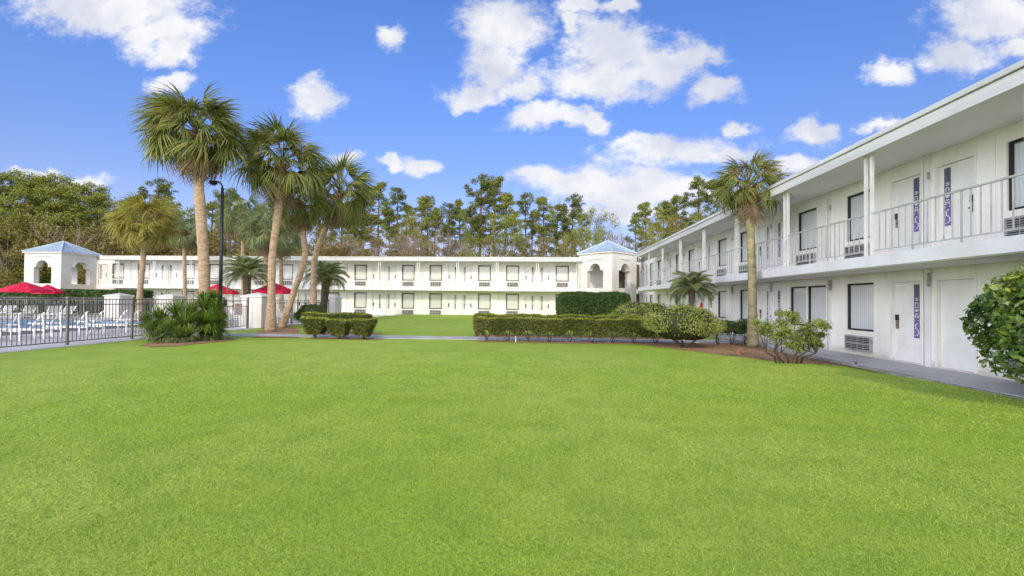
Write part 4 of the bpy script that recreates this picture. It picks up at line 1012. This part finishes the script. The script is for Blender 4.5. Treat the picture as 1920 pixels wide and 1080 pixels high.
# ------------------------------------------------------------------ trees
def quads_cluster(centers, rads, n_each, size, flat=.55):
    Ps = []
    for c, r in zip(centers, rads):
        n = int(n_each*r*r); d = RNG.normal(size=(n, 3)); d /= np.linalg.norm(d, axis=1, keepdims=True)
        Ps.append(np.array(c)+d*r*RNG.uniform(.35, 1.05, (n, 1))*np.array([1, 1, flat]))
    return leaves(np.concatenate(Ps), size, .8, None, 1, .5)
def pine_proto(seed, H=20, crown=.48, width=3.4, leaf='pine', n_each=185, nb=30):
    rs_ = random.Random(seed); t = thing('pine_tree', '', 'tree'); mb = MB(); bend = rs_.uniform(-.5, .5)
    def tp(u): return Vector((bend*math.sin(u*2.2), bend*.6*math.sin(u*3), H*u))
    mb.tube([tp(i/8) for i in range(9)], [.30*(1-.8*i/8)+.03 for i in range(9)], 8)
    cs, rr = [], []
    for i in range(nb):
        u = 1-crown*(1-(i/nb))**1.0+.0; u = 1-crown+crown*(i+.5)/nb; az = rs_.uniform(0, 6.28)
        f = (u-(1-crown))/crown; reach = width*(math.sin(math.pi*(.18+.72*f))**.8)*rs_.uniform(.35, 1.0)
        p0 = tp(min(u, .98)-.03); p1 = p0+Vector((math.cos(az)*reach, math.sin(az)*reach, reach*rs_.uniform(.1, .45)))
        mb.tube([p0, p0.lerp(p1, .5)+Vector((0, 0, -.1*reach)), p1], [.07, .045, .02], 5)
        for k in range(3):
            q = p0.lerp(p1, rs_.uniform(.55, 1.05))+Vector((rs_.uniform(-.6, .6), rs_.uniform(-.6, .6), rs_.uniform(-.2, .5))); cs.append(tuple(q)); rr.append(rs_.uniform(.42, .92)*(1.3 if crown > .75 else 1))
    for k in range(5): cs.append(tuple(tp(1)+Vector((rs_.uniform(-.8, .8), rs_.uniform(-.8, .8), rs_.uniform(-.9, .3))))); rr.append(.8)
    for k in range(5):   # dead lower limbs
        u = rs_.uniform(.3, .55); az = rs_.uniform(0, 6.28); p0 = tp(u); mb.tube([p0, p0+Vector((math.cos(az), math.sin(az), .15))*rs_.uniform(.6, 1.8)], [.03, .01], 4)
    mb.build('trunk', 'bark_pine', t, smooth=True); V, Fc = quads_cluster(cs, rr, n_each, .155); np_mesh('crown', V, Fc, leaf, t); return t
def oak_proto(seed, H=13, W_=4.2, leaf='oak', n=50, n_each=60, twig=False):
    rs_ = random.Random(seed); t = thing('broadleaf_tree', '', 'tree'); mb = MB(); cs, rr = [], []
    mb.tube([(0, 0, 0), (.1, 0, H*.3), (.2, .1, H*.55)], [.28, .22, .14], 8)
    for i in range(n):
        u = rs_.uniform(.25, 1.0); az = rs_.uniform(0, 6.28); reach = W_*math.sin(math.pi*(.15+.75*((u-.25)/.75)))**.7*rs_.uniform(.2, 1)
        p1 = Vector((math.cos(az)*reach, math.sin(az)*reach, H*u)); p0 = Vector((.15, .05, H*(.2+.35*rs_.random())))
        if i % 2 == 0: mb.tube([p0, p0.lerp(p1, .5)+Vector((0, 0, .4)), p1], [.09, .05, .015], 5)
        cs.append(tuple(p1)); rr.append(rs_.uniform(.6, 1.3))
    mb.build('trunk', 'bark_grey', t, smooth=True); V, Fc = quads_cluster(cs, rr, int(n_each*1.5), .155, .8); np_mesh('crown', V, Fc, leaf, t); return t
def bare_proto(seed, H=13):
    rs_ = random.Random(seed); t = thing('bare_tree', '', 'tree'); mb = MB(); tw = MB()
    def grow(p, d, L, r, lv):
        q = p+d*L; m_ = p.lerp(q, .5)+Vector((rs_.uniform(-1, 1), rs_.uniform(-1, 1), 0))*L*.06
        (mb if lv < 2 else tw).tube([p, m_, q], [r, r*.8, r*.6], 6 if lv < 2 else 3, cap=False)
        if lv >= 5: return
        for k in range(rs_.choice((2, 3, 3))+(1 if lv == 0 else 0)):
            nd = (d+Vector((rs_.uniform(-1, 1), rs_.uniform(-1, 1), rs_.uniform(-.15, .55)))*.62).normalized(); grow(p.lerp(q, rs_.uniform(.65, 1)), nd, L*rs_.uniform(.6, .82), max(r*.58, .012), lv+1)
    grow(Vector((0, 0, 0)), Vector((0, 0, 1)), H*.32, .20, 0)
    mb.build('trunk', 'bark_grey', t, smooth=True); tw.build('twigs', 'twig', t); return t
protos = {
 'p0': (pine_proto(1, leaf='pine_bright', width=3.8), 20), 'p1': (pine_proto(2, leaf='pine_bright', crown=.6, width=3.6, nb=34), 20), 'p2': (pine_proto(3, leaf='pine', crown=.5, width=4.4, nb=36), 20),
 'p3': (pine_proto(4, leaf='pine', crown=.6, width=3.0, nb=26), 20), 'g0': (pine_proto(6, leaf='pine_bright', crown=.82, width=3.9, nb=64, n_each=130), 20), 'g1': (pine_proto(8, leaf='pine_bright', crown=.84, width=4.3, nb=68, n_each=130), 20),
 'o0': (oak_proto(1), 13), 'o1': (oak_proto(2, leaf='under'), 13), 'o2': (oak_proto(3, leaf='pine_bright'), 13), 'b0': (bare_proto(1), 13), 'b1': (bare_proto(5), 13)}
desc = {'p0': 'tall pine with clumped crown', 'p1': 'yellowish green pine with open crown', 'p2': 'tall pine with a wide flat crown', 'p3': 'slim pine with thin crown', 'g0': 'dense bright green pine', 'g1': 'broad bright green pine',
        'o0': 'golden brown leafy tree', 'o1': 'dull brown leafy tree', 'o2': 'bushy green tree', 'b0': 'bare grey branching tree', 'b1': 'leafless twiggy tree'}
T = [  # px, top y, distance, kind, width factor
 (-70, 315, 60, 'g1', 1.2), (-25, 322, 57, 'g0', 1.2), (12, 318, 60, 'g1', 1.2), (50, 332, 56, 'g0', 1.15), (88, 326, 62, 'g1', 1.2), (122, 345, 57, 'g0', 1.1), (150, 340, 63, 'g1', 1.15), (182, 360, 58, 'g0', 1),
 (212, 378, 60, 'o0', 1), (238, 372, 66, 'g0', 1), (262, 362, 70, 'p0', .9), (290, 332, 70, 'p2', 1), (318, 375, 64, 'o0', 1), (345, 385, 62, 'o2', 1), (400, 378, 66, 'p1', 1), (432, 350, 72, 'p2', .9), (462, 380, 64, 'o0', .9), (500, 372, 70, 'p1', 1),
 (560, 368, 70, 'p1', 1), (608, 380, 68, 'g0', .8), (662, 372, 70, 'g0', .8), (684, 352, 74, 'p1', .9), (712, 338, 74, 'p0', .9), (745, 350, 77, 'p3', .9), (790, 362, 74, 'p1', .9), (798, 366, 80, 'p3', .8), (842, 380, 78, 'p3', .9),
 (898, 325, 74, 'p2', 1), (930, 328, 78, 'p0', .95), (948, 355, 72, 'p1', .9), (982, 360, 78, 'p3', .8), (1018, 366, 78, 'p0', .8), (1072, 362, 76, 'p2', .85), (1098, 392, 74, 'o2', .6), (1212, 376, 78, 'p0', .8),
 (1240, 372, 74, 'p1', .8), (1272, 360, 76, 'p1', .9), (1306, 330, 72, 'p2', .85), (1342, 335, 72, 'p0', .8), (1378, 350, 74, 'p1', .8),
 (-40, 400, 54, 'o0', 1), (10, 410, 53, 'o1', 1), (60, 400, 54, 'o0', 1), (105, 395, 56, 'o2', 1), (140, 400, 54, 'b0', 1.1), (165, 405, 56, 'b1', 1.1), (195, 420, 54, 'o1', 1), (228, 410, 56, 'o0', 1), (262, 420, 55, 'o1', 1), (305, 410, 57, 'o0', 1), (345, 425, 56, 'o1', 1), (330, 405, 60, 'o2', 1),
 (395, 420, 58, 'b0', 1), (425, 425, 58, 'o1', 1), (465, 415, 60, 'o0', 1), (510, 410, 60, 'o1', 1), (545, 420, 60, 'b1', 1), (600, 415, 60, 'o1', .9), (640, 425, 62, 'b0', .9), (668, 415, 64, 'b1', .9), (700, 430, 62, 'o1', .6), (735, 425, 63, 'b0', .9), (775, 420, 64, 'b1', 1), (770, 400, 66, 'o0', .55),
 (812, 415, 64, 'b0', 1), (848, 410, 66, 'b1', 1), (880, 440, 62, 'o2', .6), (935, 400, 68, 'o2', .75), (962, 405, 68, 'o2', .7), (918, 445, 62, 'o1', .6), (1015, 445, 62, 'o1', .55), (1055, 440, 62, 'o0', .6), (1085, 425, 64, 'o0', .6), (1110, 430, 62, 'o2', .6),
 (640, 385, 84, 'p3', 1), (668, 392, 86, 'p1', .9), (728, 388, 88, 'p0', .9), (762, 378, 86, 'p1', .9), (818, 384, 88, 'p1', .9), (858, 370, 86, 'p1', .8), (872, 392, 84, 'o2', .7), (1000, 390, 88, 'p1', .8), (1040, 378, 86, 'p1', .85), (1055, 395, 84, 'p3', .9), (1130, 400, 84, 'o0', .7), (1190, 398, 86, 'p3', .8), (1255, 385, 88, 'p1', .9),
 (745, 405, 66, 'b1', .9), (790, 400, 66, 'b0', .9), (830, 400, 68, 'b0', .9), (990, 410, 66, 'b1', .8), (1040, 415, 66, 'b0', .8), (620, 400, 66, 'b1', .9), (690, 405, 66, 'b0', .9),
 (1165, 398, 66, 'b1', 1), (1180, 405, 72, 'b0', 1), (1215, 420, 64, 'o0', .6), (1245, 400, 66, 'o0', .6), (1150, 415, 68, 'b0', .9), (1275, 405, 66, 'o1', .6), (1310, 395, 68, 'o0', .6)]
used = set(); cnt = {}
for kd in desc: cnt[kd] = 0
T.sort(key=lambda a: (a[3], a[0])); tot = {k: sum(1 for a in T if a[3] == k) for k in desc}
for (px, py, D, kd, wf) in T:
    pr, H0 = protos[kd]; o = pr if kd not in used else copy_tree(pr); used.add(kd)
    b = atD(px, 560, D); top = atD(px, py, D).z; o.location = (b.x, b.y, -.1); s = (top+.1)/H0*.97
    o.rotation_euler = (0, 0, random.uniform(0, 6.28)); o.scale = (s*wf, s*wf, s)
    if tot[kd] == 1: o['label'] = desc[kd]+' behind the motel'
    else:
        wh = 'far left' if px < 380 else ('behind the long wing' if px < 1180 else 'behind right wing')
        o['label'] = f"{desc[kd]} {wh}, {ordinal(cnt[kd])} such from the left"
    o['group'] = 'trees behind the motel'; cnt[kd] += 1
# thicket filling the ground under the far trees
def thicket():
    Ps = []
    for i in range(520):
        px = random.uniform(-150, 1330); D = random.uniform(52, 62); left = px < 640
        hmax = random.uniform(5.5, 10.5 if px < 420 else 8.6) if left else random.uniform(4.6, 7.6); b = atD(px, 560, D); r = random.uniform(.8, 1.7)
        n = 170 if left else 120
        d = RNG.normal(size=(n, 3)); d /= np.linalg.norm(d, axis=1, keepdims=True); zz = np.array([b.x, b.y, hmax-r]); Ps.append(zz+d*r*RNG.uniform(.3, 1.1, (n, 1)))
        m_ = 40; Ps.append(np.column_stack([b.x+RNG.normal(size=m_)*r*.8, b.y+RNG.normal(size=m_)*r*.8, RNG.uniform(0, hmax, m_)]))
    V, Fc = leaves(np.concatenate(Ps), .20, .8, None, 1, .3)
    props(np_mesh('thicket', V, Fc, 'under', None), 'brownish thicket of undergrowth beneath the far trees', 'undergrowth', None, 'stuff')
thicket()
